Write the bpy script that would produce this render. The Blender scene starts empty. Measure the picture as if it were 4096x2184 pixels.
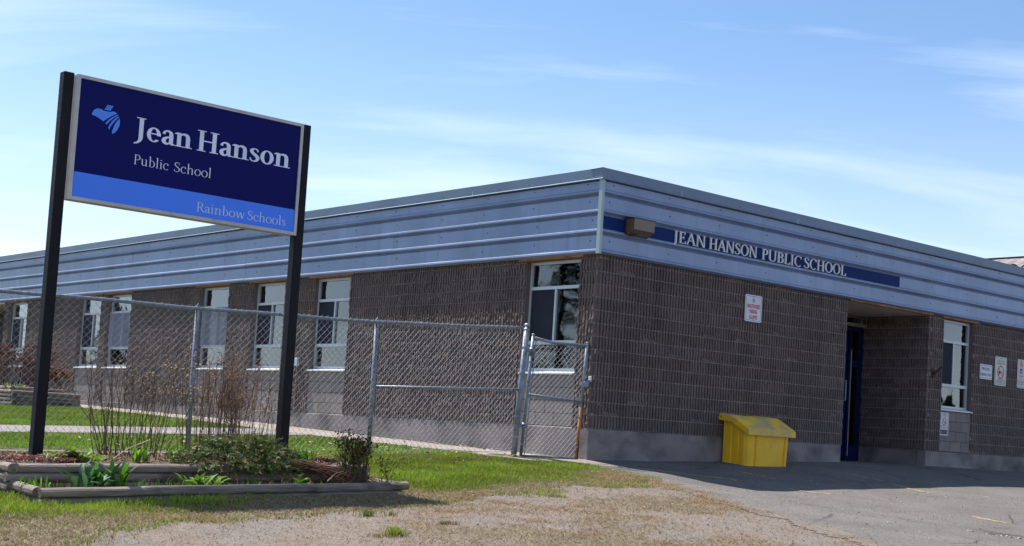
import bpy, math, random
import numpy as np
from mathutils import Matrix, Vector
R = math.radians
rnd = random.Random(7)
rng = np.random.default_rng(7)
scene = bpy.context.scene
COL = scene.collection

# ------------------------------------------------------------------ camera
CAM = np.array([-14.7009, -15.2061, -0.1305])
YAW, PITCH, ROLL = 0.7094, 0.0669, 0.0614
FPX, PPX, PPY = 5555.86, 2048.0, 1353.73           # photograph is 4096 x 2184 px
def basis():
    cy, sy, cp, sp = math.cos(YAW), math.sin(YAW), math.cos(PITCH), math.sin(PITCH)
    f = np.array([sy*cp, cy*cp, sp]); r = np.array([cy, -sy, 0.0]); u = np.cross(r, f)
    c, s = math.cos(ROLL), math.sin(ROLL)
    return f, c*r+s*u, -s*r+c*u
FW, RT, UP = basis()
def ray(px, py): return FW + RT*(px-PPX)/FPX - UP*(py-PPY)/FPX
def at_y(px, py, y):
    d = ray(px, py); return CAM + d*(y-CAM[1])/d[1]
def at_x(px, py, x):
    d = ray(px, py); return CAM + d*(x-CAM[0])/d[0]
cd = bpy.data.cameras.new('camera'); cam = bpy.data.objects.new('camera', cd); COL.objects.link(cam)
cd.sensor_width = 36.0; cd.lens = FPX/4096*36; cd.shift_y = (PPY-1092)/4096
cd.clip_start = 0.1; cd.clip_end = 3000
cam.matrix_world = Matrix(((RT[0], UP[0], -FW[0], CAM[0]), (RT[1], UP[1], -FW[1], CAM[1]), (RT[2], UP[2], -FW[2], CAM[2]), (0, 0, 0, 1)))
scene.camera = cam

# ------------------------------------------------------------------ sky, sun, exposure
SUN_AZ, SUN_EL = R(-9.8), R(57.8)                  # azimuth from +Y towards +X
w = bpy.data.worlds.new('World'); scene.world = w; w.use_nodes = True
nt = w.node_tree; nt.nodes.clear()
def N(nt, t, **kw):
    n = nt.nodes.new(t)
    for k, v in kw.items(): setattr(n, k, v)
    return n
def mathn(nt, op, a, b=None, clamp=False):
    n = nt.nodes.new('ShaderNodeMath'); n.operation = op; n.use_clamp = clamp
    for i, v in enumerate((a, b)):
        if v is None: continue
        if isinstance(v, (int, float)): n.inputs[i].default_value = v
        else: nt.links.new(v, n.inputs[i])
    return n.outputs[0]
def mixc(nt, fac, a, b, mode='MIX'):
    n = nt.nodes.new('ShaderNodeMix'); n.data_type = 'RGBA'; n.blend_type = mode
    for i, v in ((0, fac), (6, a), (7, b)):
        if isinstance(v, (int, float)): n.inputs[i].default_value = v
        elif isinstance(v, tuple): n.inputs[i].default_value = (*v, 1) if len(v) == 3 else v
        else: nt.links.new(v, n.inputs[i])
    return n.outputs[2]
def ramp(nt, src, stops):
    n = nt.nodes.new('ShaderNodeValToRGB'); nt.links.new(src, n.inputs[0])
    e = n.color_ramp.elements
    while len(e) < len(stops): e.new(0.5)
    for i, (p, v) in enumerate(stops):
        e[i].position = p; e[i].color = (v, v, v, 1) if not isinstance(v, tuple) else (*v, 1)
    return n.outputs[0]
sky = N(nt, 'ShaderNodeTexSky', sky_type='NISHITA', sun_disc=False, sun_elevation=SUN_EL, sun_rotation=SUN_AZ,
        air_density=1.0, dust_density=0.8, ozone_density=1.0, altitude=250)
tc = N(nt, 'ShaderNodeTexCoord'); sep = N(nt, 'ShaderNodeSeparateXYZ'); nt.links.new(tc.outputs['Generated'], sep.inputs[0])
zc = mathn(nt, 'ADD', mathn(nt, 'MAXIMUM', sep.outputs[2], 0.0), 0.16)
cu = mathn(nt, 'DIVIDE', sep.outputs[0], zc); cv = mathn(nt, 'DIVIDE', sep.outputs[1], zc)
comb = N(nt, 'ShaderNodeCombineXYZ'); nt.links.new(cu, comb.inputs[0]); nt.links.new(cv, comb.inputs[1])
mr = N(nt, 'ShaderNodeMapping'); mr.inputs['Rotation'].default_value = (0, 0, R(36)); nt.links.new(comb.outputs[0], mr.inputs[0])
mp = N(nt, 'ShaderNodeMapping'); mp.inputs['Scale'].default_value = (0.42, 1.7, 1); mp.inputs['Location'].default_value = (5.3, 2.2, 0)
nt.links.new(mr.outputs[0], mp.inputs[0])
n1 = N(nt, 'ShaderNodeTexNoise'); n1.inputs['Scale'].default_value = 1.15; n1.inputs['Detail'].default_value = 9; n1.inputs['Roughness'].default_value = 0.56; n1.inputs['Distortion'].default_value = 0.6
nt.links.new(mp.outputs[0], n1.inputs[0])
cl = ramp(nt, n1.outputs['Fac'], [(0.48, 0.0), (0.65, 0.45), (0.84, 0.9)])
skyc = mixc(nt, 1.0, sky.outputs[0], (1.06, 1.25, 1.44), 'MULTIPLY')
hz_ = mathn(nt, 'POWER', mathn(nt, 'SUBTRACT', 1.0, mathn(nt, 'DIVIDE', mathn(nt, 'MAXIMUM', sep.outputs[2], 0.0), 0.30), True), 1.7)
skyc = mixc(nt, mathn(nt, 'MULTIPLY', hz_, 0.75), skyc, (10.8, 11.6, 12.8))
col = mixc(nt, mathn(nt, 'MULTIPLY', cl, 0.72), skyc, (10.2, 11.2, 12.6))
bg = N(nt, 'ShaderNodeBackground'); bg.inputs['Strength'].default_value = 0.069
nt.links.new(col, bg.inputs[0]); out = N(nt, 'ShaderNodeOutputWorld'); nt.links.new(bg.outputs[0], out.inputs[0])
sl = bpy.data.lights.new('sun', 'SUN'); sl.energy = 5.0; sl.angle = R(0.53); sl.color = (1.0, 0.95, 0.87)
so = bpy.data.objects.new('sun', sl); COL.objects.link(so); so.location = (-10, 40, 60)
sd = Vector((math.sin(SUN_AZ)*math.cos(SUN_EL), math.cos(SUN_AZ)*math.cos(SUN_EL), math.sin(SUN_EL)))
so.rotation_euler = sd.to_track_quat('Z', 'Y').to_euler()
scene.view_settings.view_transform = 'Standard'; scene.view_settings.look = 'None'
scene.view_settings.exposure = 0.80; scene.view_settings.gamma = 1.0
scene.render.engine = 'CYCLES'; scene.cycles.max_bounces = 7; scene.cycles.transparent_max_bounces = 16
scene.cycles.caustics_reflective = False; scene.cycles.caustics_refractive = False

# ------------------------------------------------------------------ materials
MATS = {}
def mat(name, base, var=0.12, scale=6.0, rough=0.8, bump=0.0, bscale=60.0, metal=0.0, spec=0.4, stain=None, fine=0.0, randobj=0.0, stretch=None, coat=0.0):
    m = bpy.data.materials.new(name); m.use_nodes = True; t = m.node_tree; b = t.nodes['Principled BSDF']
    geo = N(t, 'ShaderNodeNewGeometry'); vec = geo.outputs['Position']
    if stretch:
        mm = N(t, 'ShaderNodeMapping'); mm.inputs['Scale'].default_value = stretch; t.links.new(vec, mm.inputs[0]); vec = mm.outputs[0]
    nz = N(t, 'ShaderNodeTexNoise'); nz.inputs['Scale'].default_value = scale; nz.inputs['Detail'].default_value = 6
    t.links.new(vec, nz.inputs[0])
    lo = tuple(c*(1-var*2) for c in base); hi = tuple(min(1, c*(1+var*2)) for c in base)
    c = mixc(t, ramp(t, nz.outputs['Fac'], [(0.28, 0.0), (0.72, 1.0)]), lo, hi)
    if fine:
        nf = N(t, 'ShaderNodeTexNoise'); nf.inputs['Scale'].default_value = bscale*1.7; nf.inputs['Detail'].default_value = 2; t.links.new(geo.outputs['Position'], nf.inputs[0])
        c = mixc(t, 1.0, c, ramp(t, nf.outputs['Fac'], [(0.3, 1-fine), (0.7, 1+fine)]), 'MULTIPLY')
    if stain:                                        # (colour, scale, lo, hi, stretch)
        ns = N(t, 'ShaderNodeTexNoise'); ns.inputs['Scale'].default_value = stain[1]; ns.inputs['Detail'].default_value = 5
        ms = N(t, 'ShaderNodeMapping'); ms.inputs['Scale'].default_value = stain[4]; t.links.new(geo.outputs['Position'], ms.inputs[0]); t.links.new(ms.outputs[0], ns.inputs[0])
        c = mixc(t, ramp(t, ns.outputs['Fac'], [(stain[2], 0.0), (stain[3], 1.0)]), c, stain[0])
    if randobj:
        oi = N(t, 'ShaderNodeObjectInfo'); c = mixc(t, 1.0, c, ramp(t, oi.outputs['Random'], [(0, 1-randobj), (1, 1+randobj)]), 'MULTIPLY')
    t.links.new(c, b.inputs['Base Color'])
    b.inputs['Roughness'].default_value = rough; b.inputs['Metallic'].default_value = metal; b.inputs['Specular IOR Level'].default_value = spec
    if coat: b.inputs['Coat Weight'].default_value = coat; b.inputs['Coat Roughness'].default_value = 0.15
    if bump:
        nb = N(t, 'ShaderNodeTexNoise'); nb.inputs['Scale'].default_value = bscale; nb.inputs['Detail'].default_value = 4; t.links.new(vec if stretch else geo.outputs['Position'], nb.inputs[0])
        bp = N(t, 'ShaderNodeBump'); bp.inputs['Strength'].default_value = min(1, bump); bp.inputs['Distance'].default_value = 0.02*max(1, bump); t.links.new(nb.outputs['Fac'], bp.inputs['Height']); t.links.new(bp.outputs[0], b.inputs['Normal'])
    MATS[name] = m
    return m
def attr_mat(name, rough=0.75, transl=0.0, spec=0.25):
    m = bpy.data.materials.new(name); m.use_nodes = True; t = m.node_tree; b = t.nodes['Principled BSDF']
    a = N(t, 'ShaderNodeAttribute', attribute_name='col'); t.links.new(a.outputs['Color'], b.inputs['Base Color'])
    b.inputs['Roughness'].default_value = rough; b.inputs['Specular IOR Level'].default_value = spec
    if transl:
        tr = N(t, 'ShaderNodeBsdfTranslucent'); t.links.new(a.outputs['Color'], tr.inputs[0])
        ms = N(t, 'ShaderNodeMixShader'); ms.inputs[0].default_value = transl; t.links.new(b.outputs[0], ms.inputs[1]); t.links.new(tr.outputs[0], ms.inputs[2])
        t.links.new(ms.outputs[0], t.nodes['Material Output'].inputs[0])
    MATS[name] = m; return m
M_block = mat('split_block', (0.162, 0.122, 0.115), 0.08, 4, 0.95, 0.9, 90, stain=((0.108, 0.084, 0.080), 1.5, 0.50, 0.80, (1.6, 1.6, 0.16)), fine=0.22)
def block_tones(m, amt):
    t = m.node_tree; b = t.nodes['Principled BSDF']; src = b.inputs['Base Color'].links[0].from_socket
    g = N(t, 'ShaderNodeNewGeometry'); sp = N(t, 'ShaderNodeSeparateXYZ'); t.links.new(g.outputs['Position'], sp.inputs[0])
    row = mathn(t, 'FLOOR', mathn(t, 'DIVIDE', sp.outputs[2], 0.2))
    u = mathn(t, 'ADD', mathn(t, 'DIVIDE', mathn(t, 'SUBTRACT', sp.outputs[0], sp.outputs[1]), 0.4), mathn(t, 'MULTIPLY', mathn(t, 'MODULO', row, 2.0), 0.5))
    cb = N(t, 'ShaderNodeCombineXYZ'); t.links.new(mathn(t, 'FLOOR', u), cb.inputs[0]); t.links.new(row, cb.inputs[1])
    wn = N(t, 'ShaderNodeTexWhiteNoise', noise_dimensions='2D'); t.links.new(cb.outputs[0], wn.inputs['Vector'])
    f = ramp(t, wn.outputs['Value'], [(0.0, 1-amt), (0.75, 1+amt*0.35), (1.0, 1+amt*1.3)])
    t.links.new(mixc(t, 1.0, src, f, 'MULTIPLY'), b.inputs['Base Color'])
block_tones(M_block, 0.10)
M_mortar = mat('mortar', (0.37, 0.325, 0.305), 0.1, 8, 0.95, 0.4, 80)
M_smooth = mat('smooth_block', (0.225, 0.195, 0.182), 0.06, 3, 0.9, 0.25, 120, fine=0.08, randobj=0.10)
M_reveal = mat('block_reveal', (0.15, 0.12, 0.11), 0.1, 5, 0.95, 0.3, 90)
M_found = mat('foundation_concrete', (0.235, 0.205, 0.195), 0.14, 1.6, 0.9, 0.5, 40, stain=((0.085, 0.078, 0.08), 1.3, 0.48, 0.72, (1, 1, 1.6)), fine=0.10)
M_fascia = mat('pale_blue_metal', (0.215, 0.266, 0.395), 0.07, 1.2, 0.40, 0.0, spec=0.4, metal=0.35, stain=((0.17, 0.225, 0.31), 3.0, 0.5, 0.9, (3.0, 3.0, 0.25)))
M_fascia2 = mat('pale_metal_trim', (0.44, 0.47, 0.55), 0.06, 2, 0.45, metal=0.25)
M_coping = mat('slate_coping_metal', (0.140, 0.188, 0.265), 0.06, 1.0, 0.45, metal=0.25)
M_corner = mat('grey_green_trim', (0.33, 0.41, 0.45), 0.05, 2, 0.5, metal=0.15)
M_blue = mat('royal_blue_paint', (0.004, 0.022, 0.115), 0.05, 2, 0.6, spec=0.12)
M_letter = mat('letter_white', (0.66, 0.66, 0.66), 0.03, 3, 0.5)
M_alu = mat('window_aluminium', (0.52, 0.55, 0.60), 0.04, 3, 0.45, metal=0.25)
M_sill = mat('sill_metal', (0.68, 0.69, 0.70), 0.05, 4, 0.5)
M_wood = mat('fascia_wood', (0.30, 0.13, 0.06), 0.2, 6, 0.85, 0.2, 40)
M_soffit = mat('soffit_paint', (0.58, 0.52, 0.46), 0.06, 3, 0.8)
M_dark = mat('interior_paint', (0.10, 0.10, 0.11), 0.1, 2, 0.9)
M_curtain = mat('curtain_cloth', (0.80, 0.88, 0.90), 0.04, 2, 0.9)
M_curtain_b = mat('curtain_beige', (0.42, 0.34, 0.20), 0.25, 9, 0.9, stretch=(6, 6, 0.4))
M_blind = mat('blind_white', (0.62, 0.62, 0.62), 0.03, 2, 0.8)
M_screen = mat('window_screen_dark', (0.028, 0.030, 0.045), 0.05, 4, 0.8, spec=0.15)
M_door = mat('door_blue', (0.003, 0.009, 0.058), 0.05, 2, 0.5, spec=0.25)
M_post = mat('sign_post_black', (0.006, 0.005, 0.009), 0.15, 3, 0.6, 0.15, 30, spec=0.22, stain=((0.013, 0.012, 0.016), 5, 0.6, 0.8, (1, 1, 0.2)))
M_frame = mat('sign_frame_aluminium', (0.46, 0.45, 0.45), 0.06, 4, 0.5, metal=0.2, stain=((0.30, 0.27, 0.22), 6, 0.6, 0.8, (1, 1, 1)))
M_navy = mat('sign_navy', (0.0035, 0.0055, 0.105), 0.04, 1.2, 0.6, spec=0.12)
M_stripe = mat('sign_stripe_blue', (0.080, 0.245, 1.0), 0.02, 1.2, 0.6, spec=0.15)
M_emblem = mat('sign_emblem_blue', (0.085, 0.26, 0.95), 0.04, 2, 0.45)
M_print = mat('sign_print_white', (0.72, 0.74, 0.90), 0.05, 3, 0.5)
M_print2 = mat('sign_print_pale', (0.58, 0.64, 0.82), 0.05, 3, 0.5)
M_galv = mat('galvanized_steel', (0.205, 0.235, 0.285), 0.16, 14, 0.45, 0.1, 50, metal=0.45, stain=((0.20, 0.22, 0.26), 9, 0.5, 0.8, (1, 1, 1)))
M_wire = mat('galvanized_wire', (0.34, 0.365, 0.41), 0.1, 10, 0.5, metal=0.3)
M_rust = mat('rusty_steel', (0.30, 0.12, 0.035), 0.3, 12, 0.8, 0.2, 60, stain=((0.16, 0.17, 0.19), 6, 0.55, 0.7, (1, 1, 0.4)))
M_rustd = mat('rusty_iron_dark', (0.055, 0.030, 0.024), 0.25, 20, 0.8, 0.3, 60)
M_timber = mat('weathered_timber', (0.225, 0.180, 0.152), 0.22, 3, 0.9, 0.5, 18, stretch=(1, 5, 9), randobj=0.12, stain=((0.085, 0.07, 0.065), 2.4, 0.56, 0.75, (1, 1.5, 2)))
M_tend = mat('timber_end_grain', (0.20, 0.155, 0.11), 0.25, 20, 0.95, 0.6, 60)
M_soil = mat('planter_soil', (0.085, 0.062, 0.045), 0.3, 14, 1.0, 0.9, 50, fine=0.3)
M_yel = mat('grit_bin_yellow', (0.88, 0.50, 0.020), 0.05, 3, 0.5, 0.05, 30, stain=((0.40, 0.28, 0.08), 3, 0.6, 0.9, (1, 1, 0.6)))
M_yeltop = mat('grit_bin_lid_yellow', (0.85, 0.52, 0.03), 0.05, 3, 0.5, 0.05, 30, stain=((0.36, 0.30, 0.20), 2.6, 0.42, 0.72, (1, 1, 1)))
M_scuff = mat('white_scuff', (0.62, 0.62, 0.60), 0.05, 4, 0.7)
M_bronze = mat('lamp_housing_bronze', (0.030, 0.020, 0.020), 0.1, 6, 0.5)
M_lens = mat('lamp_lens', (0.135, 0.088, 0.052), 0.1, 10, 0.3, stretch=(40, 40, 8), spec=0.6)
M_signw = mat('sign_face_white', (0.62, 0.64, 0.70), 0.04, 5, 0.45)
M_signc = mat('sign_face_cream', (0.60, 0.58, 0.53), 0.04, 5, 0.45)
M_red = mat('print_red', (0.50, 0.012, 0.02), 0.05, 5, 0.5)
M_pink = mat('print_faded_red', (0.52, 0.10, 0.13), 0.15, 9, 0.5)
M_black = mat('print_black', (0.02, 0.02, 0.03), 0.05, 5, 0.5)
M_hblue = mat('print_blue', (0.015, 0.04, 0.30), 0.05, 5, 0.5)
M_greyp = mat('print_grey', (0.30, 0.33, 0.42), 0.05, 5, 0.5)
M_brownp = mat('print_brown', (0.09, 0.05, 0.035), 0.05, 5, 0.5)
M_conc = mat('walk_concrete', (0.265, 0.225, 0.205), 0.08, 1.5, 0.92, 0.25, 60, fine=0.14, stain=((0.22, 0.19, 0.17), 1.6, 0.58, 0.8, (1, 1, 1)))
M_path = mat('path_concrete', (0.20, 0.178, 0.170), 0.08, 1.5, 0.92, 0.25, 60, fine=0.14)
M_line = mat('faded_yellow_paint', (0.40, 0.27, 0.06), 0.2, 30, 0.9, stain=((0.15, 0.138, 0.13), 12, 0.38, 0.56, (1, 1, 1)))
M_roofmem = mat('roof_membrane', (0.14, 0.14, 0.14), 0.1, 1, 0.95)
M_shingle = mat('grey_shingle', (0.23, 0.205, 0.195), 0.22, 3.5, 0.95, randobj=0.18)
M_house = mat('house_siding', (0.45, 0.43, 0.40), 0.06, 2, 0.8)
M_leaf = attr_mat('leaf', 0.55, 0.35, 0.35)
M_dry = attr_mat('dry_plant', 0.9, 0.0, 0.2)
M_grass = attr_mat('grass_blade', 0.75, 0.30, 0.25)
M_bits = attr_mat('litter', 0.9, 0.0, 0.2)
def glass_mat():
    m = bpy.data.materials.new('window_glass'); m.use_nodes = True; t = m.node_tree; t.nodes.clear()
    fr = N(t, 'ShaderNodeFresnel'); fr.inputs[0].default_value = 1.5
    geo = N(t, 'ShaderNodeNewGeometry'); nz = N(t, 'ShaderNodeTexNoise'); nz.inputs['Scale'].default_value = 1.6; t.links.new(geo.outputs['Position'], nz.inputs[0])
    bp = N(t, 'ShaderNodeBump'); bp.inputs['Strength'].default_value = 0.04; bp.inputs['Distance'].default_value = 0.05; t.links.new(nz.outputs[0], bp.inputs['Height'])
    tr = N(t, 'ShaderNodeBsdfTransparent'); tr.inputs[0].default_value = (0.86, 0.92, 0.92, 1)
    gl = N(t, 'ShaderNodeBsdfGlossy'); gl.inputs['Roughness'].default_value = 0.02; gl.inputs[0].default_value = (0.9, 0.95, 1, 1); t.links.new(bp.outputs[0], gl.inputs['Normal'])
    mx = N(t, 'ShaderNodeMixShader'); t.links.new(mathn(t, 'MULTIPLY', fr.outputs[0], 2.4, True), mx.inputs[0]); t.links.new(tr.outputs[0], mx.inputs[1]); t.links.new(gl.outputs[0], mx.inputs[2])
    o = N(t, 'ShaderNodeOutputMaterial'); t.links.new(mx.outputs[0], o.inputs[0]); return m
M_glass = glass_mat()

# ------------------------------------------------------------------ mesh helpers
WM = {}
class MB:
    def __init__(s): s.v = []; s.f = []
    def add(s, vs, fs):
        b = len(s.v); s.v += [tuple(float(c) for c in v) for v in vs]; s.f += [tuple(i+b for i in f) for f in fs]; return s
    def box(s, x0, y0, z0, x1, y1, z1):
        return s.add([(x0,y0,z0),(x1,y0,z0),(x1,y1,z0),(x0,y1,z0),(x0,y0,z1),(x1,y0,z1),(x1,y1,z1),(x0,y1,z1)],
                     [(0,3,2,1),(4,5,6,7),(0,1,5,4),(1,2,6,5),(2,3,7,6),(3,0,4,7)])
    def bbox(s, x0, y0, z0, x1, y1, z1, c=0.006):     # box with chamfered edges
        P = []
        for x, sx in ((x0,1),(x1,-1)):
            for y, sy in ((y0,1),(y1,-1)):
                for z, sz in ((z0,1),(z1,-1)):
                    P.append(((x+sx*c,y,z+sz*c),(x,y+sy*c,z+sz*c),(x+sx*c,y+sy*c,z)))
        import bmesh
        bm = bmesh.new()
        for t3 in P:
            for p in t3: bm.verts.new(p)
        bmesh.ops.convex_hull(bm, input=bm.verts)
        bm.verts.ensure_lookup_table(); bm.verts.index_update()
        s.add([v.co[:] for v in bm.verts], [[v.index for v in f.verts] for f in bm.faces]); bm.free(); return s
    def tube(s, path, r, n=6, cap=True):
        path = [np.array(p, float) for p in path]; m = len(path)
        rs = r if isinstance(r, (list, tuple)) else [r]*m
        vs = []; prev = None
        for i, p in enumerate(path):
            d = path[min(i+1, m-1)]-path[max(i-1, 0)]; d = d/(np.linalg.norm(d)+1e-9)
            if prev is None:
                a = np.array([0, 0, 1.0]) if abs(d[2]) < 0.9 else np.array([1.0, 0, 0])
                e = np.cross(d, a)
            else: e = prev-d*(prev@d)
            e = e/(np.linalg.norm(e)+1e-9); prev = e; g = np.cross(d, e)
            for k in range(n):
                t = 2*math.pi*k/n; vs.append(p+rs[i]*(math.cos(t)*e+math.sin(t)*g))
        fs = [(i*n+k, i*n+(k+1) % n, (i+1)*n+(k+1) % n, (i+1)*n+k) for i in range(m-1) for k in range(n)]
        if cap: fs += [tuple(range(n-1, -1, -1)), tuple((m-1)*n+k for k in range(n))]
        return s.add(vs, fs)
    def prism(s, poly, fn, d0, d1):                   # poly: 2d points (convex or quads strip list); fn(u,v,d)->xyz
        n = len(poly); a = 0
        for i in range(n): a += poly[i][0]*poly[(i+1) % n][1]-poly[(i+1) % n][0]*poly[i][1]
        if a < 0: poly = poly[::-1]
        vs = [fn(u, v, d0) for u, v in poly]+[fn(u, v, d1) for u, v in poly]
        return s.add(vs, [tuple(range(n-1, -1, -1)), tuple(range(n, 2*n))]+[(i, (i+1) % n, n+(i+1) % n, n+i) for i in range(n)])
    def strip(s, L, Rr, fn, d0, d1):                  # solid ribbon between two 2d polylines
        m = len(L); vs = [fn(*p, d0) for p in L]+[fn(*p, d0) for p in Rr]+[fn(*p, d1) for p in L]+[fn(*p, d1) for p in Rr]
        fs = []
        for i in range(m-1):
            fs += [(2*m+i, 2*m+i+1, 3*m+i+1, 3*m+i), (i, m+i, m+i+1, i+1), (i, i+1, 2*m+i+1, 2*m+i), (m+i, 3*m+i, 3*m+i+1, m+i+1)]
        fs += [(0, 2*m, 3*m, m), (m-1, 2*m-1, 4*m-1, 3*m-1)]
        return s.add(vs, fs)
    def mesh(s, name, m=None, smooth=False):
        me = bpy.data.meshes.new(name); me.from_pydata(s.v, [], s.f)
        if m: me.materials.append(m)
        if smooth: me.polygons.foreach_set('use_smooth', [True]*len(me.polygons))
        me.update(); return me
def link(o, parent, Mx):
    COL.objects.link(o)
    if parent is not None:
        o.parent = parent; o.matrix_parent_inverse = WM[parent].inverted()
    o.matrix_basis = Mx; WM[o] = Mx; return o
def obj(name, mb, m, parent=None, loc=None, rot=0.0, smooth=False, local=False, label=None, cat=None, group=None, kind=None, recenter=True):
    """link mb as ONE mesh object; verts are world coordinates unless loc is given (or local: in the parent's frame)"""
    Mx = Matrix.Identity(4)
    if local: Mx = WM[parent].copy()
    elif loc is not None: Mx = Matrix.Translation(loc) @ Matrix.Rotation(rot, 4, 'Z')
    elif recenter and mb.v:
        a = np.array(mb.v); c = (a.min(0)+a.max(0))/2; c[2] = a[:, 2].min()
        mb.v = [tuple(p) for p in a-c]; Mx = Matrix.Translation(c)
    o = bpy.data.objects.new(name, mb.mesh(name, m, smooth)); link(o, parent, Mx)
    tag(o, label, cat, group, kind); return o
def tag(o, label=None, cat=None, group=None, kind=None):
    for k, v in (('label', label), ('category', cat), ('group', group), ('kind', kind)):
        if v: o[k] = v
    return o
def thing(name, label, cat, loc, rot=0.0, group=None):
    o = bpy.data.objects.new(name, None); o.empty_display_size = 0.2
    link(o, None, Matrix.Translation(loc) @ Matrix.Rotation(rot, 4, 'Z')); tag(o, label, cat, group); return o
def raw_mesh(name, V, F, m, colors=None, smooth=False):
    """V (n,3), F (k,3 or 4) numpy"""
    me = bpy.data.meshes.new(name); V = np.asarray(V, np.float32); F = np.asarray(F, np.int32); k = F.shape[1]
    me.vertices.add(len(V)); me.vertices.foreach_set('co', V.ravel())
    me.loops.add(F.size); me.loops.foreach_set('vertex_index', F.ravel())
    me.polygons.add(len(F)); me.polygons.foreach_set('loop_start', np.arange(len(F), dtype=np.int32)*k); me.polygons.foreach_set('loop_total', np.full(len(F), k, np.int32))
    me.update(calc_edges=True); me.materials.append(m)
    if smooth: me.polygons.foreach_set('use_smooth', np.ones(len(F), bool))
    if colors is not None:
        a = me.attributes.new('col', 'FLOAT_COLOR', 'POINT'); c = np.ones((len(V), 4), np.float32); c[:, :3] = colors; a.data.foreach_set('color', c.ravel())
    return me

# ------------------------------------------------------------------ terrain
I = np.interp
def sst(a): a = np.clip(a, 0, 1); return a*a*(3-2*a)
def ter(x, y):
    x = np.asarray(x, float); y = np.asarray(y, float)
    A = I(x, [-400,-30,-15,-9,-4,-1.4,0,6.3,9,12.8,20,400], [-3,-1.3,-.9,-.75,-.575,-.48,-.5,-.315,-.3,-.33,-.33,-1])
    b = sst((x+4)/5)
    l = I(y, [-400,-40,-15,-8,-5,0], [-4,-2,-.85,-.36,-.215,0]); r = I(y, [-400,-40,-15,-8,-3,0], [-4,-1.8,-.95,-.52,-.25,0])
    up = I(y, [0,2.7,5.7,8.6,10,12.8,19.2,30,400], [0,.04,.11,.19,.23,.27,.38,.5,.5])
    z = A+np.where(y < 0, l*(1-b)+r*b, up*np.clip(1-x/0.3, 0, 1))
    # low bump of ground along the pothole edge on the parking side
    h = np.exp(-(((x+0.35)/0.55)**2+((y+7.1)/0.32)**2)); z = z-0.06*h-0.055*np.exp(-(((x+9.9)/0.9)**2+((y+4.05)/0.5)**2))+(vnoise(x, y, 2.2, 5)-0.5)*0.018*(y < 0.5)*(y > -60)
    return z
def tz(x, y): return float(ter(x, y))
def vnoise(x, y, s, seed=0):
    x = np.asarray(x)*s; y = np.asarray(y)*s; xi = np.floor(x).astype(int); yi = np.floor(y).astype(int); fx = x-xi; fy = y-yi
    fx = fx*fx*(3-2*fx); fy = fy*fy*(3-2*fy)
    def hsh(a, b):
        n = (a*374761393+b*668265263+seed*974711) & 0x7fffffff; n = ((n ^ (n >> 13))*1274126177) & 0x7fffffff; return ((n ^ (n >> 16)) & 0xffff)/65535.0
    return (hsh(xi,yi)*(1-fx)+hsh(xi+1,yi)*fx)*(1-fy)+(hsh(xi,yi+1)*(1-fx)+hsh(xi+1,yi+1)*fx)*fy
def fbm(x, y, s, seed=0): return 0.5*vnoise(x,y,s,seed)+0.3*vnoise(x,y,s*2.3,seed+1)+0.2*vnoise(x,y,s*5.1,seed+2)
# green -> dry -> gravel borders in front of the planter, asphalt border (y as a function of x)
GB = ([-40,-11.2,-10.5,-9.7,-9.1,-8.4,-7.3,-6.1,-5.0,-2.2,-0.9,-0.2], [-6.8,-6.5,-5.9,-5.4,-5.5,-5.4,-4.95,-4.5,-4.2,-3.2,-2.2,-0.6])
DB = ([-40,-10.6,-9.6,-9.0,-8.5,-7.5,-5.9,-4.3,-1.9,-0.2], [-5.3,-5.1,-4.75,-4.5,-4.25,-4.0,-3.85,-3.45,-2.3,-0.9])
def zones(x, y):
    """green, dry, asphalt amounts 0..1"""
    n = fbm(x, y, 1.1, 3)-0.5; n2 = fbm(x, y, 3.7, 9)-0.5
    g = sst((y-I(x, *GB)+n*0.9+n2*0.5)/0.5+0.5)
    dryb = 1-sst((y-I(x, *DB)+n*1.3+n2*0.6)/1.0+0.5)
    ax = I(y, [-40,-8,-7,-5.9,-4.2,-2,-1.2,0,5], [-12,-4.0,-3.45,-2.95,-2.1,-0.7,-0.75,-0.75,-0.75])
    asp = sst((x-ax+n*0.5+n2*0.3)/0.45+0.5)
    g = g*(1-asp)
    dry = dryb*g
    # straw patches on the bare ground between lawn and asphalt
    bare = (1-g)*(1-asp)
    pat = sst((fbm(x, y, 0.75, 21)+0.35*n2-0.40)/0.30)*sst((x+9.5)/3.0)
    dry = np.maximum(dry, bare*pat*0.95)
    far = sst((x+3)/-2)*sst(y/0.4)                    # worn yellow edges beside the path in the yard
    e = np.exp(-((y-4.45)/0.28)**2)+0.5*np.exp(-((y-6.75)/0.22)**2)+0.8*np.exp(-((y+0.25)/0.3)**2)*(x > -6)*(x < -1)
    dry = np.maximum(dry, g*np.clip(e*(0.55+n*1.4), 0, 1))
    dry = np.maximum(dry, g*sst((fbm(x, y, 0.9, 40)-0.60)/0.15)*0.5)
    return g, dry, asp
def axis(a, b, step, outer):
    m = list(np.arange(a, b+1e-6, step)); lo = [a-d for d in outer][::-1]; hi = [b+d for d in outer]; return np.array(lo+m+hi)
gx = axis(-14.0, 4.0, 0.1, [0.5,1,2,4,8,14,25,45,80,150,300,600]); gy = axis(-9.6, 1.0, 0.1, [0.4,0.8,1.5,2.5,4,6,9,12,16,22,32,50,90,180,400,700])
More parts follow.
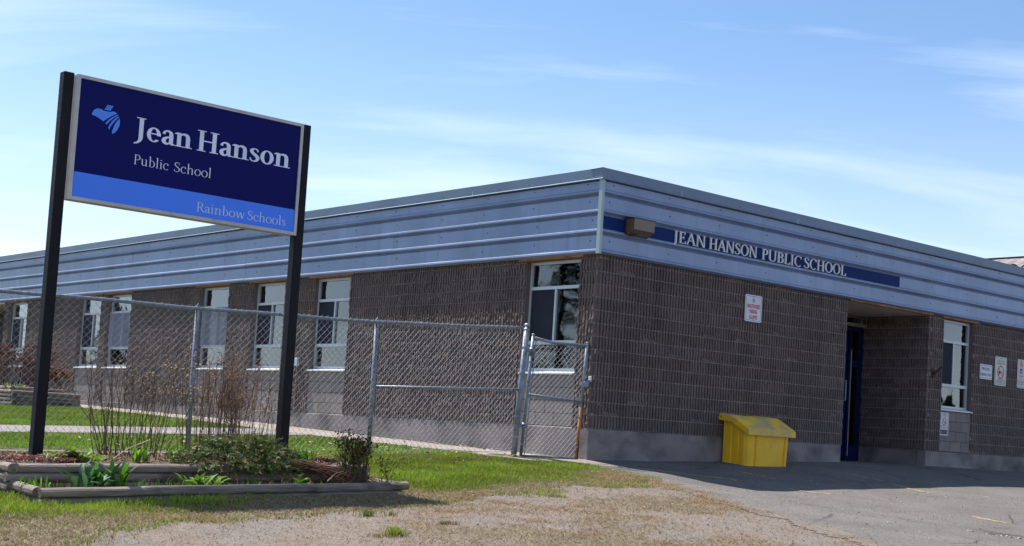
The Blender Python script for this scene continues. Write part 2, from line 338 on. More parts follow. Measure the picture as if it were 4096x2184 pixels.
def grid_sheet(name, gx, gy, dz, m, keep=None):
    X, Yg = np.meshgrid(gx, gy); nx, ny = len(gx), len(gy)
    Zg = ter(X, Yg)+dz
    V = np.stack([X, Yg, Zg], -1).reshape(-1, 3)
    idx = np.arange(nx*ny).reshape(ny, nx)
    F = np.stack([idx[:-1,:-1], idx[:-1,1:], idx[1:,1:], idx[1:,:-1]], -1).reshape(-1, 4)
    if keep is not None:
        cx = V[F].mean(1); F = F[keep(cx[:, 0], cx[:, 1])]
        used = np.unique(F); mp_ = np.zeros(len(V), int); mp_[used] = np.arange(len(used)); V = V[used]; F = mp_[F]
    g, d, a = zones(V[:, 0], V[:, 1])
    me = raw_mesh(name, V, F, m, np.stack([g, d, a], -1), True)
    o = bpy.data.objects.new(name, me); link(o, None, Matrix.Identity(4)); return o
def ground_mat():
    m = bpy.data.materials.new('ground_cover'); m.use_nodes = True; t = m.node_tree; b = t.nodes['Principled BSDF']
    a = N(t, 'ShaderNodeAttribute', attribute_name='col'); s = N(t, 'ShaderNodeSeparateColor'); t.links.new(a.outputs['Color'], s.inputs[0])
    geo = N(t, 'ShaderNodeNewGeometry'); P = geo.outputs['Position']
    def nz(sc, det=5, ro=0.6):
        n = N(t, 'ShaderNodeTexNoise'); n.inputs['Scale'].default_value = sc; n.inputs['Detail'].default_value = det; n.inputs['Roughness'].default_value = ro; t.links.new(P, n.inputs[0]); return n.outputs['Fac']
    big, mid, fin = nz(0.9), nz(7), nz(95, 3, 0.7)
    vor = N(t, 'ShaderNodeTexVoronoi'); vor.inputs['Scale'].default_value = 105; t.links.new(P, vor.inputs[0])
    vs = N(t, 'ShaderNodeSeparateColor'); t.links.new(vor.outputs['Color'], vs.inputs[0])
    grav = mixc(t, ramp(t, mid, [(0.3, 0.0), (0.7, 1.0)]), (0.168, 0.132, 0.105), (0.222, 0.186, 0.158))
    grav = mixc(t, 1.0, grav, ramp(t, vs.outputs[0], [(0.0, 0.66), (0.75, 1.06), (0.93, 1.15), (1.0, 1.6)]), 'MULTIPLY')
    grav = mixc(t, ramp(t, nz(1.7, 6, 0.65), [(0.48, 0.0), (0.66, 0.5)]), grav, mixc(t, 1.0, (0.165, 0.160, 0.158), ramp(t, vs.outputs[0], [(0.0, 0.6), (0.75, 1.08), (1.0, 1.7)]), 'MULTIPLY'))
    asp = mixc(t, ramp(t, big, [(0.35, 0.0), (0.7, 1.0)]), (0.135, 0.124, 0.118), (0.182, 0.166, 0.154))
    asp = mixc(t, 1.0, asp, ramp(t, vs.outputs[1], [(0.0, 0.6), (0.6, 1.0), (0.92, 1.15), (1.0, 1.7)]), 'MULTIPLY')
    soil = mixc(t, ramp(t, mid, [(0.3, 0.0), (0.7, 1.0)]), (0.045, 0.058, 0.014), (0.080, 0.098, 0.018))
    straw = mixc(t, ramp(t, fin, [(0.3, 0.0), (0.7, 1.0)]), (0.120, 0.096, 0.066), (0.265, 0.212, 0.148))
    jit = mathn(t, 'MULTIPLY', mathn(t, 'SUBTRACT', mid, 0.5), 0.9)
    def msk(ch, lo=0.3, hi=0.7): return ramp(t, mathn(t, 'ADD', ch, jit), [(lo, 0.0), (hi, 1.0)])
    c = mixc(t, msk(s.outputs[2]), grav, asp)
    c = mixc(t, msk(s.outputs[0]), c, soil)
    c = mixc(t, msk(s.outputs[1], 0.35, 0.75), c, straw)
    # fine dark cracks in the asphalt
    vc = N(t, 'ShaderNodeTexVoronoi', feature='DISTANCE_TO_EDGE'); vc.inputs['Scale'].default_value = 0.55
    wv = N(t, 'ShaderNodeMix'); wv.data_type = 'VECTOR'; wv.inputs[0].default_value = 0.12
    nn = N(t, 'ShaderNodeTexNoise'); nn.inputs['Scale'].default_value = 2.5; nn.inputs['Detail'].default_value = 5; t.links.new(P, nn.inputs[0]); t.links.new(P, wv.inputs[4]); t.links.new(nn.outputs['Color'], wv.inputs[5]); t.links.new(wv.outputs[1], vc.inputs[0])
    cr = mathn(t, 'MULTIPLY', ramp(t, vc.outputs['Distance'], [(0.0, 1.0), (0.011, 0.0)]), mathn(t, 'MULTIPLY', s.outputs[2], ramp(t, nz(0.7, 2), [(0.5, 0.0), (0.6, 0.8)])))
    c = mixc(t, cr, c, (0.03, 0.027, 0.027))
    t.links.new(c, b.inputs['Base Color']); b.inputs['Roughness'].default_value = 0.95; b.inputs['Specular IOR Level'].default_value = 0.2
    bp = N(t, 'ShaderNodeBump'); bp.inputs['Strength'].default_value = 0.7; bp.inputs['Distance'].default_value = 0.012
    t.links.new(mathn(t, 'ADD', fin, mathn(t, 'MULTIPLY', vs.outputs[2], 0.5)), bp.inputs['Height']); t.links.new(bp.outputs[0], b.inputs['Normal'])
    return m
M_ground = ground_mat()
tag(grid_sheet('ground', gx, gy, 0.0, M_ground), kind='structure')
px_ = axis(-4.6, 8.0, 0.1, [0.6,1.4,3,6,10,16]); py_ = np.concatenate([np.arange(-40,-9.6,1.6), np.arange(-9.6,1.61,0.1)])
def lot_keep(x, y):
    ax = I(y, [-40,-8,-7,-5.9,-4.2,-2,-1.2,0,5], [-12,-4.0,-3.45,-2.95,-2.1,-0.7,-0.75,-0.75,-0.75])
    inner = (y < -0.02) | ((x > 6.35) & (x < 9.08))
    return (x > ax-0.3+0.25*(vnoise(x, y, 2.5, 77)-0.5)) & inner & ((y < -0.02) | (y < 1.56))
lot = grid_sheet('parking_lot', px_, py_, 0.006, M_ground, lot_keep); tag(lot, kind='structure')
def strip_on_ground(name, quad, dz, thick, m, n=24, parent=None, **kw):
    """quad: four (x,y) corners a,b,c,d; a-d along, b-c along"""
    a, b, c, d = [np.array(q, float) for q in quad]; mb = MB(); top = []; bot = []
    for i in range(n+1):
        t = i/n
        for p in (a+(d-a)*t, b+(c-b)*t):
            z = tz(*p)+dz; top.append((p[0], p[1], z)); bot.append((p[0], p[1], z-thick))
    fs = [(2*i, 2*i+1, 2*i+3, 2*i+2) for i in range(n)]
    k = len(top); fs += [(2*i, 2*i+2, k+2*i+2, k+2*i) for i in range(n)]+[(2*i+1, k+2*i+1, k+2*i+3, 2*i+3) for i in range(n)]+[(0, k, k+1, 1), (2*n, 2*n+1, k+2*n+1, k+2*n)]
    mb.add(top+bot, fs); return obj(name, mb, m, parent, **kw)
# painted stall lines, faded
for q0, q1 in (((1.23,-2.85),(1.34,-3.5)), ((4.13,-2.6),(3.76,-3.56)), ((1.42,-5.6),(1.25,-6.22)), ((0.2,-0.8),(1.0,-2.1)), ((2.1,-1.1),(2.0,-2.0)), ((4.5,-1.6),(4.35,-2.3))):
    q0 = np.array(q0); q1 = np.array(q1); d = q1-q0; d /= np.linalg.norm(d); nrm = np.array([-d[1], d[0]])*0.05
    strip_on_ground('painted_line', (q0-nrm, q0+nrm, q1+nrm, q1-nrm), 0.0105, 0.002, M_line, 12, lot)
walk = strip_on_ground('sidewalk', ((-1.9,0.35),(-0.02,0.35),(-0.02,24.0),(-1.9,24.0)), 0.022, 0.12, M_conc, 40); tag(walk, kind='structure')
apron = strip_on_ground('gate_apron', ((-1.75,-0.55),(0.0,-0.75),(-0.02,0.345),(-1.9,0.345)), 0.014, 0.1, M_conc, 10); tag(apron, kind='structure')
path = strip_on_ground('path', ((-30,4.72),(-30,6.5),(-1.905,6.5),(-1.905,4.72)), 0.018, 0.1, M_path, 40); tag(path, kind='structure')

# ------------------------------------------------------------------ the school building
school = thing('school_building', 'single storey brown ribbed block school with pale blue metal fascia', 'school', (9, 15, -0.5))
Z1, ZT = 2.65, 3.96
OV = 0.10
PITCH_R = 0.0667; BH = 0.2
variants = {}
def block_mesh(nr, k):
    key = (nr, k)
    if key in variants: return variants[key]
    r = random.Random(100*nr+k); mb = MB(); p = PITCH_R; L = nr*p; h = 0.188
    rows = [0.0, 0.05, 0.10, 0.145, h]; prof = []
    rough_ = k >= 9; wob = r.choice([0.003, 0.004, 0.006, 0.008, 0.013])
    grid = []
    ph = r.random()*6; sh = r.uniform(-1, 1)
    for j, z in enumerate(rows):
        row = [(0.0, 0.0, z)]
        for i in range(nr):
            x0 = i*p; base = wob*math.sin(ph+z*26+i*0.5*sh)
            d = 0.036+(r.uniform(-0.007, 0.009) if rough_ else r.uniform(-0.003, 0.007))+0.2*wob*math.sin(ph*2+z*30)
            e = lambda: r.uniform(-0.004, 0.004) if rough_ else r.uniform(-0.003, 0.003)
            if r.random() < 0.03: d *= 0.86
            row += [(x0+0.29*p+base*0.8, 0.001, z), (x0+0.36*p+base+e(), -d, z), (x0+0.60*p+base, -d-r.uniform(-0.001, 0.005), z), (x0+0.92*p+base*0.8+e(), -d, z)]
            if i == nr-1: row.append((L, 0.0, z))
            else: row.append((x0+0.99*p+base*0.6, 0.001, z))
        grid.append(row)
    n = len(grid[0]); vs = [v for g in grid for v in g]; fs = []
    for j in range(len(rows)-1):
        for i in range(n-1): fs.append((j*n+i, j*n+i+1, (j+1)*n+i+1, (j+1)*n+i))
    # top and bottom returns into the joint
    b = len(vs); vs += [(x, 0.012, z) for x, y, z in grid[0]]+[(x, 0.012, z) for x, y, z in grid[-1]]
    for i in range(n-1):
        fs.append((b+i, b+i+1, i+1, i)); t0 = (len(rows)-1)*n; fs.append((t0+i, t0+i+1, b+n+i+1, b+n+i))
    mb.add(vs, fs); variants[key] = (mb, mb.mesh('block', M_block)); return variants[key]
cands = []                                            # block placements on every ribbed wall
def ribbed(orig, rot, segs, skin, solid, zmax=14, depth=0.2):
    """segs: (u0,u1,row0,row1) in the wall's own frame; skin: mortar MB, solid: backing MB (world)"""
    c, s = math.cos(rot), math.sin(rot)
    def Wp(u, y, z): return (orig[0]+c*u-s*y, orig[1]+s*u+c*y, z)
    for (u0, u1, r0, r1) in segs:
        nr = max(1, round((u1-u0)/PITCH_R)); sc = (u1-u0)/(nr*PITCH_R); p = PITCH_R*sc
        prof = []; sd_ = 0.023 if (orig[0] == 0 and rot != 0) else 0.0295
        for i in range(nr): prof += [(u0+i*p+0.02*p, 0.004), (u0+i*p+0.3*p, 0.004), (u0+i*p+0.45*p, -sd_), (u0+i*p+0.85*p, -sd_)]
        prof.append((u1, 0.004)); n = len(prof); z0, z1 = r0*BH-0.004, r1*BH
        skin.add([Wp(u, y, z0) for u, y in prof]+[Wp(u, y, z1) for u, y in prof], [(i, i+1, n+i+1, n+i) for i in range(n-1)])
        solid.add([Wp(*q) for q in ((u0,0.008,z0),(u1,0.008,z0),(u1,depth,z0),(u0,depth,z0),(u0,0.008,z1),(u1,0.008,z1),(u1,depth,z1),(u0,depth,z1))],
                  [(0,3,2,1),(4,5,6,7),(0,1,5,4),(1,2,6,5),(2,3,7,6),(3,0,4,7)])
        for rw in range(r0, r1):
            i = 0; first = 3 if (rw % 2) else 6
            while i < nr:
                k = min(first, nr-i); first = 6
                u = u0+i*p; P = Wp(u+k*p/2, 0, rw*BH+0.1); i += k
                dist = float(np.linalg.norm(np.array(P)-CAM))
                vis = (rot != 0) or (-P[0]+P[1] > -99)
                cands.append((dist, Matrix.Translation(Wp(u, 0, rw*BH+0.004)) @ Matrix.Rotation(rot, 4, 'Z') @ Matrix.Diagonal((sc, 1, 1, 1)), k, rnd.randrange(9)+(9 if orig[0] == 0 and rot != 0 else 0)))
LW = [(0.385,1.65,'A'),(6.67,7.93,'c'),(9.0,10.25,'c'),(11.28,12.55,'g'),(15.95,17.25,'g2'),(17.63,18.93,'d'),(22.36,23.66,'d2')]
skin = MB(); solid = MB(); skin2 = MB(); solid2 = MB()
# left wall: frame at (0,34) running towards the corner, u = 34 - y
segs = []; edges = [0.0]
for a, b, _ in LW: edges += [a, b]
edges += [24.0]
for i in range(0, len(edges), 2): segs.append((34-edges[i+1], 34-edges[i], 0, 14))
segs.append((0.0, 7.0, 0, 14))                        # beyond the side entry
ribbed((0, 34), -math.pi/2, segs, skin, solid)
for a, b, _ in LW: solid.box(0.012, a+0.001, 0, 0.2, b-0.001, 0.8); solid.box(0.012, a+0.001, 2.62, 0.2, b-0.001, 2.8)
wall_l = obj('wall', solid, M_reveal, school, label='long sunlit side wall with tall windows')
obj('mortar', skin, M_mortar, wall_l)
ribbed((0, 0), 0.0, [(0.0,6.33,0,14),(9.1,9.52,0,14),(10.64,18.0,0,14)], skin2, solid2)
solid2.box(9.521, 0.012, 0, 10.639, 0.2, 0.8); solid2.box(9.521, 0.012, 2.62, 10.639, 0.2, 2.8)
ribbed((9.1, 1.58), -math.pi/2, [(0.0,1.58,0,14)], skin2, solid2)
ribbed((6.33, 1.58), 0.0, [(0.0,1.0,0,14),(2.69,2.77,0,14),(1.0,2.69,13,14)], skin2, solid2)
solid2.box(6.13, 0.201, 0, 6.329, 1.579, 2.8)
wall_r = obj('wall', solid2, M_reveal, school, label='shaded entrance wall with door recess')
obj('mortar', skin2, M_mortar, wall_r)
cands.sort(key=lambda c: c[0])
JV = []; JF = []
for i, (dist, Mx, k, var) in enumerate(cands):
    mb, me = block_mesh(k, var)
    if i < 290:
        o = bpy.data.objects.new('block', me); p = Mx.translation
        link(o, wall_l if (abs(p.x) < 0.05 and Mx[0][1] != 0 and abs(Mx[0][0]) < 0.5) else wall_r, Mx)
    else:
        b = len(JV); A = np.array(mb.v) @ np.array(Mx.to_3x3()).T+np.array(Mx.translation); JV += A.tolist(); JF += [tuple(q+b for q in f) for f in mb.f]
j = MB(); j.v = JV; j.f = JF
obj('block_courses', j, M_block, school, kind='stuff')
# smooth block panels under the windows
pm = MB().bbox(0, -0.008, 0, 0.413, 0.011, 0.192, 0.004).mesh('panel_block', M_smooth)
for a, b, _ in LW:
    n = 3; wbl = (b-a)/n
    for rw in range(4):
        offs = [0, 1, 2, 3] if rw % 2 == 0 else [0, 0.5, 1.5, 2.5, 3]
        for i in range(len(offs)-1):
            o = bpy.data.objects.new('panel_block', pm)
            link(o, wall_l, Matrix.Translation((0, b-offs[i]*wbl-0.004, rw*BH+0.004)) @ Matrix.Rotation(-math.pi/2, 4, 'Z') @ Matrix.Diagonal(((wbl*(offs[i+1]-offs[i])-0.008)/0.413, 1, 1, 1)))
for rw in range(4):
    offs = [0, 1, 2, 2.8] if rw % 2 == 0 else [0, 0.5, 1.5, 2.5, 2.8]
    for i in range(len(offs)-1):
        o = bpy.data.objects.new('panel_block', pm); wbl = 0.4
        link(o, wall_r, Matrix.Translation((9.52+offs[i]*wbl+0.004, 0, rw*BH+0.004)) @ Matrix.Diagonal(((wbl*(offs[i+1]-offs[i])-0.008)/0.413, 1, 1, 1)))
# concrete foundation
f = MB(); f.bbox(-0.03, 0.0, -1.0, 0.2, 24.0, -0.006, 0.012); f.bbox(-0.03, 27.0, -1.0, 0.2, 34, -0.006, 0.012); f.box(1.6, 23.8, -1, 1.8, 27.2, -0.006)
obj('foundation', f, M_found, school, label='stained concrete base of the long wall')
f = MB(); f.bbox(-0.032, -0.03, -1.0, 6.33, 0.19, -0.008, 0.012); f.bbox(9.07, -0.028, -1.0, 18.0, 0.19, -0.008, 0.012); f.box(9.07, 0.191, -1.0, 9.28, 1.6, -0.008); f.box(6.12, 0.191, -1.0, 6.335, 1.6, -0.008)
obj('foundation', f, M_found, school, label='concrete base of the entrance wall')
for x, y, n in ((1.98, -0.034, 0), (5.1, -0.034, 0)):
    pass
# side entry at the far end of the long wall
e = MB(); e.box(1.6, 23.8, 0, 1.8, 27.2, 2.8); e.box(0.001, 23.85, -0.0, 1.6, 23.99, 2.8); e.box(0.001, 27.01, 0, 1.6, 27.15, 2.8)
obj('entry_wall', e, M_reveal, school)
e = MB().box(-0.08, 23.95, 2.60, 1.6, 27.05, 2.64); obj('entry_soffit', e, M_soffit, school)
# floor, ceiling, roof, back walls (closed shell)
s_ = MB(); s_.box(0.21, 1.8, -0.06, 17.9, 33.9, -0.01); s_.box(0.21, 0.21, -0.06, 6.1, 1.79, -0.01); s_.box(9.3, 0.21, -0.06, 17.9, 1.79, -0.01); obj('floor', s_, M_dark, school)
s_ = MB(); s_.box(0.21, 0.21, 2.82, 17.9, 33.9, 2.9); obj('ceiling', s_, M_soffit, school)
roof = obj('roof', MB().box(-0.06, -0.06, 3.55, 18.0, 34.0, 3.80), M_roofmem, school)
s_ = MB(); s_.box(17.8, 0.21, -0.9, 18.0, 34.0, 3.55); s_.box(0.21, 33.8, -0.9, 17.79, 34.0, 3.55); s_.box(0.03, 0.03, 2.801, 17.79, 0.2, 3.549); s_.box(0.03, 0.201, 2.801, 0.2, 33.79, 3.549)
s_.box(4.5, 0.25, 0, 4.6, 33.7, 2.81)
obj('inner_wall', s_, M_dark, school)
# ---------------- metal fascia
BANDS = [2.65, 2.962, 3.266, 3.566, 3.80]
def band_prof(z0, z1): return [(OV-0.022, z1+0.004), (OV-0.020, z1-0.006), (OV, z1-0.026), (OV, z0+0.080), (OV+0.004, z0+0.075), (OV+0.030, z0+0.062), (OV+0.034, z0+0.034), (OV-0.012, z0+0.006), (OV-0.022, z0+0.002)]
def fascia_run(side, joints, mats=None):
    root = obj('fascia', MB().box(0.0, -0.09, 2.662, 18.0, 0.0, 2.70) if side == 'r' else MB().box(-0.09, 0.0, 2.663, 0.0, 34.0, 2.701), M_fascia2, school,
               label='ribbed metal fascia over the entrance' if side == 'r' else 'ribbed metal fascia over the long wall')
    for bi in range(4):
        for ji in range(len(joints)-1):
            a, b = joints[ji]+0.0015, joints[ji+1]-0.0015; dz = rnd.uniform(-0.003, 0.003); do = rnd.uniform(-0.002, 0.002)
            pr = band_prof(BANDS[bi], BANDS[bi+1]-0.003); mb = MB(); vs = []; n = len(pr); st = max(2, int((b-a)/1.3))
            for t in range(st+1):
                u = a+(b-a)*t/st; wv = 0.0025*math.sin(u*2.1+bi*1.7)
                vs += [((u, -(d+do+wv), z+dz) if side == 'r' else (-(d+do+wv), u, z+dz)) for d, z in pr]
            fs = [(t*n+i, t*n+i+1, (t+1)*n+i+1, (t+1)*n+i) for t in range(st) for i in range(n-1)]
            mb.add(vs, fs if side == 'l' else [f[::-1] for f in fs]); obj('fascia_panel', mb, M_fascia, root)
    return root
fr = fascia_run('r', [-0.09, 7.0, 14.2, 18.0]); fl = fascia_run('l', [-0.09, 5.25, 10.5, 15.9, 21.2, 26.6, 34.0])
obj('corner_trim', MB().box(-0.142, -0.142, 2.645, -0.088, -0.128, 3.80).box(-0.142, -0.127, 2.645, -0.128, -0.07, 3.80), M_corner, school)
for side, js in (('r', [-0.16, 1.62, 4.62, 7.65, 10.7, 13.7, 18.0]), ('l', [-0.145, 3.0, 6.1, 9.2, 12.3, 15.4, 18.5, 21.6, 24.7, 34.0])):
    for i in range(len(js)-1):
        a, b = js[i]+0.001, js[i+1]-0.001; d = rnd.uniform(0, 0.003)
        pr = [(-0.14, 3.955+d), (0.146+d, ZT+d), (0.146+d, 3.806), (0.160+d, 3.796), (0.160+d, 3.786), (0.11, 3.784)]
        vs = []
        for u in (a, b): vs += [((u, -q, z) if side == 'r' else (-q, u, z)) for q, z in pr]
        n = len(pr); fs = [(k, k+1, n+k+1, n+k) for k in range(n-1)]
        obj('coping', MB().add(vs, fs if side == 'l' else [f_[::-1] for f_ in fs]), M_coping, roof)
sc_ = MB()
def dot(P, nrm, r=0.008):
    n = np.array(nrm, float); a = np.array([0, 0, 1.0]); b = np.cross(n, a); vs = [np.array(P)+n*0.004+r*(math.cos(t)*a+math.sin(t)*b) for t in [k*math.pi/3 for k in range(6)]]+[np.array(P)-n*0.01+1.2*r*(math.cos(t)*a+math.sin(t)*b) for t in [k*math.pi/3 for k in range(6)]]
    sc_.add(vs, [tuple(range(5, -1, -1)), tuple(range(6))]+[(k, (k+1) % 6, 6+(k+1) % 6, 6+k) for k in range(6)])
for bi, zz in enumerate((2.85, 3.16, 3.46, 3.72)):
    for k in range(16):
        dot((0.12+k*1.25+rnd.uniform(-.08,.08), -(OV+0.004), zz+rnd.uniform(-.02,.02)), (0,-1,0)); dot((-(OV+0.004), 0.12+k*1.25+rnd.uniform(-.08,.08)+bi*0.02, zz+rnd.uniform(-.02,.02)), (-1,0,0))
        dot((-(OV+0.004), 20.1+k*0.9, zz), (-1,0,0))
for k in range(30): dot((0.05+k*0.75, -0.148, 3.84), (0,-1,0), 0.006); dot((-0.148, 0.05+k*0.75, 3.84), (-1,0,0), 0.006)
obj('screws', sc_, M_black, school, kind='stuff')
# wood strips and soffits at the heads
for a, b, _ in LW: obj('head_strip', MB().box(-0.075, a-0.12, 2.625, 0.0, b+0.12, 2.661), M_wood, wall_l)
obj('head_strip', MB().box(6.35, -0.085, 2.628, 9.05, -0.005, 2.66), M_wood, wall_r); obj('head_strip', MB().box(9.45, -0.07, 2.625, 10.75, 0.0, 2.66), M_wood, wall_r)
obj('soffit', MB().box(6.335, -0.004, 2.63, 9.095, 1.575, 2.655), M_soffit, school, label='pale soffit of the entrance recess')
# ---------------- gooseneck roof vents seen over the coping
for px in (4054, 4103):
    d = ray(px, 1062); P = CAM+d*33.0; h = P-np.array([0, 0, 0])
    pts = [(h[0]-RT[0]*0.115, h[1]-RT[1]*0.115, 3.8)]
    for k in range(9):
        t = math.pi*(1-k/8); pts.append((h[0]+RT[0]*0.115*math.cos(t), h[1]+RT[1]*0.115*math.cos(t), 4.42+0.115*math.sin(t)+0.02*math.sin(t)))
    pts.append((h[0]+RT[0]*0.115, h[1]+RT[1]*0.115, 4.1))
    obj('roof_vent', MB().tube(pts, 0.022, 8), M_rustd, roof, smooth=True)

# ---------------- windows
def window(wallname, loc, rot, W, style):
    z0, z1 = 0.86, 2.62; fy = 0.085; B = 0.045
    Mx = (loc, rot)
    def lo(name, mb, m, par, **kw): return obj(name, mb, m, par, loc=loc, rot=rot, **kw)
    fr = MB(); bb = lambda *a: fr.box(*a)
    bb(0.002, fy, z0, B, fy+0.07, z1-0.002); bb(W-B, fy, z0, W-0.002, fy+0.07, z1-0.002)
    bb(B, fy+0.001, z1-0.05, W-B, fy+0.068, z1-0.003); bb(B, fy+0.001, z0+0.002, W-B, fy+0.068, z0+0.045)
    win = lo('window', fr, M_alu, school)
    lo('transom', MB().box(B, fy-0.012, 2.165, W-B, fy+0.06, 2.215), M_alu, win)
    lo('transom', MB().box(B, fy-0.018, 1.285, W-B, fy+0.06, 1.345), M_alu, win)
    lo('mullion', MB().box(W*0.5-0.02, fy-0.006, 1.346, W*0.5+0.02, fy+0.05, 2.164), M_alu, win)
    lo('pane', MB().box(B+0.001, fy+0.03, 2.216, W-B-0.001, fy+0.034, z1-0.051), M_glass, win)
    lo('pane', MB().box(B+0.001, fy+0.03, z0+0.046, W-B-0.001, fy+0.034, 1.284), M_glass, win)
    lo('pane', MB().box(W*0.5+0.021, fy+0.03, 1.347, W-B-0.001, fy+0.034, 2.163), M_glass, win)
    lo('pane', MB().box(B+0.001, fy+0.036, 1.347, W*0.5-0.021, fy+0.040, 2.163), M_glass, win)
    sl = MB(); vs = []
    for u in (-0.01, W+0.01): vs += [(u, -0.055, 0.805), (u, -0.055, 0.828), (u, fy+0.02, 0.862), (u, fy+0.02, 0.805)]
    sl.add(vs, [(0,1,2,3), (7,6,5,4), (0,4,5,1), (1,5,6,2), (3,7,4,0)]); lo('sill', sl, M_sill, win)
    def drape(u0, u1, za, zb, m, y=0.24, amp=0.018, per=0.085):
        n = int((u1-u0)/0.012); mb = MB(); vs = []
        for i in range(n+1):
            u = u0+(u1-u0)*i/n; yy = fy+y+amp*math.sin(u/per*6.283+0.8*math.sin(u*9))
            vs += [(u, yy, za), (u, yy, zb)]
        mb.add(vs, [(2*i, 2*i+2, 2*i+3, 2*i+1) for i in range(n)]); lo('curtain', mb, m, win, smooth=True)
    if style == 'A':
        drape(W*0.68, W-0.02, z0, z1, M_curtain); drape(0.02, W*0.16, z0, z1, M_curtain)
        lo('insect_screen', MB().box(B+0.002, fy+0.012, 1.348, W*0.5-0.022, fy+0.016, 2.162), M_screen, win)
    elif style in ('c', 'g'):
        drape(0.06, W-0.02, z0, z1, M_curtain, y=0.12)
        if style == 'c': lo('insect_screen', MB().box(B+0.002, fy+0.012, 1.348, W*0.5-0.022, fy+0.016, 2.162), M_screen, win)
    elif style == 'g2': drape(0.3, W-0.02, 1.3, z1, M_curtain, y=0.12)
    elif style == 'd':
        drape(0.35, W-0.02, 2.15, z1, M_curtain, y=0.12)
        lo('insect_screen', MB().box(B+0.002, fy+0.012, 1.348, W*0.5-0.022, fy+0.016, 2.162), M_screen, win)
    elif style == 'd2':
        drape(W*0.45, W-0.02, z0, z1, M_curtain, y=0.12)
        lo('insect_screen', MB().box(B+0.002, fy+0.012, 1.348, W*0.5-0.022, fy+0.016, 2.162), M_screen, win)
    elif style == 'B':
        lo('blind', MB().box(0.05, fy+0.08, 1.56, W*0.80, fy+0.086, z1-0.05), M_blind, win)
        drape(0.05, W*0.74, z0, 1.56, M_curtain_b, y=0.10, amp=0.03, per=0.12)
        lo('insect_screen', MB().box(B+0.002, fy+0.012, 1.348, W*0.5-0.022, fy+0.016, 2.162), M_screen, win)
    if style in ('g', 'g2'):                          # diagonal wire guard over the middle lights
        g = MB(); u0, u1, za, zb = 0.03, W-0.03, 1.33, 2.18; y = fy-0.035
        for a, b, c, d in ((u0,u0+0.015,za,zb),(u1-0.015,u1,za,zb),(u0+0.016,u1-0.016,za,za+0.015),(u0+0.016,u1-0.016,zb-0.015,zb)): g.box(a, y-0.008, c, b, y+0.008, d)
        H = zb-za; L = u1-u0; k = -H
        while k < L:
            for sgn in (1, -1):
                p0 = max(k, 0); p1 = min(k+H, L)
                if p1-p0 > 0.02:
                    q0 = p0-k; q1 = p1-k
                    if sgn < 0: q0, q1 = H-q0, H-q1
                    g.tube([(u0+p0, y+0.003*sgn, za+q0), (u0+p1, y+0.003*sgn, za+q1)], 0.0035, 3, False)
            k += 0.042
        lo('wire_guard', g, M_fascia2, win)
    return win
for a, b, stl in LW: window('l', (0.0, b, 0.0), -math.pi/2, b-a, stl)
window('r', (9.52, 0.0, 0.0), 0.0, 1.12, 'B')

# ---------------- entrance doors in the recess
dr = MB(); dr.box(7.34, 1.50, -0.30, 7.42, 1.60, 2.40); dr.box(8.58, 1.50, -0.30, 8.66, 1.60, 2.40); dr.box(8.96, 1.50, -0.30, 9.04, 1.60, 2.40); dr.box(7.421, 1.501, 2.32, 8.579, 1.599, 2.40); dr.box(8.661, 1.501, 2.32, 8.959, 1.599, 2.399); dr.box(8.661, 1.502, 1.60, 8.959, 1.598, 1.72); dr.box(8.661, 1.502, -0.30, 8.959, 1.598, 0.0)
door = obj('door_frame', dr, M_door, school, label='dark blue door and sidelight frame in the recess')
obj('door', MB().bbox(7.43, 1.53, -0.25, 8.57, 1.58, 2.31, 0.006), M_door, door)
obj('pane', MB().box(8.661, 1.55, 0.001, 8.959, 1.556, 1.599), M_glass, door); obj('pane', MB().box(8.661, 1.55, 1.721, 8.959, 1.556, 2.319), M_glass, door)
obj('edge_strip', MB().box(8.642, 1.488, -0.2, 8.656, 1.499, 1.93), M_alu, door)
obj('handle', MB().tube([(8.45,1.52,0.9),(8.45,1.45,0.9),(8.45,1.45,1.3),(8.45,1.52,1.3)], 0.012, 6), M_alu, door)
obj('lintel', MB().box(7.2, 1.45, 2.405, 9.08, 1.575, 2.47), M_smooth, school)

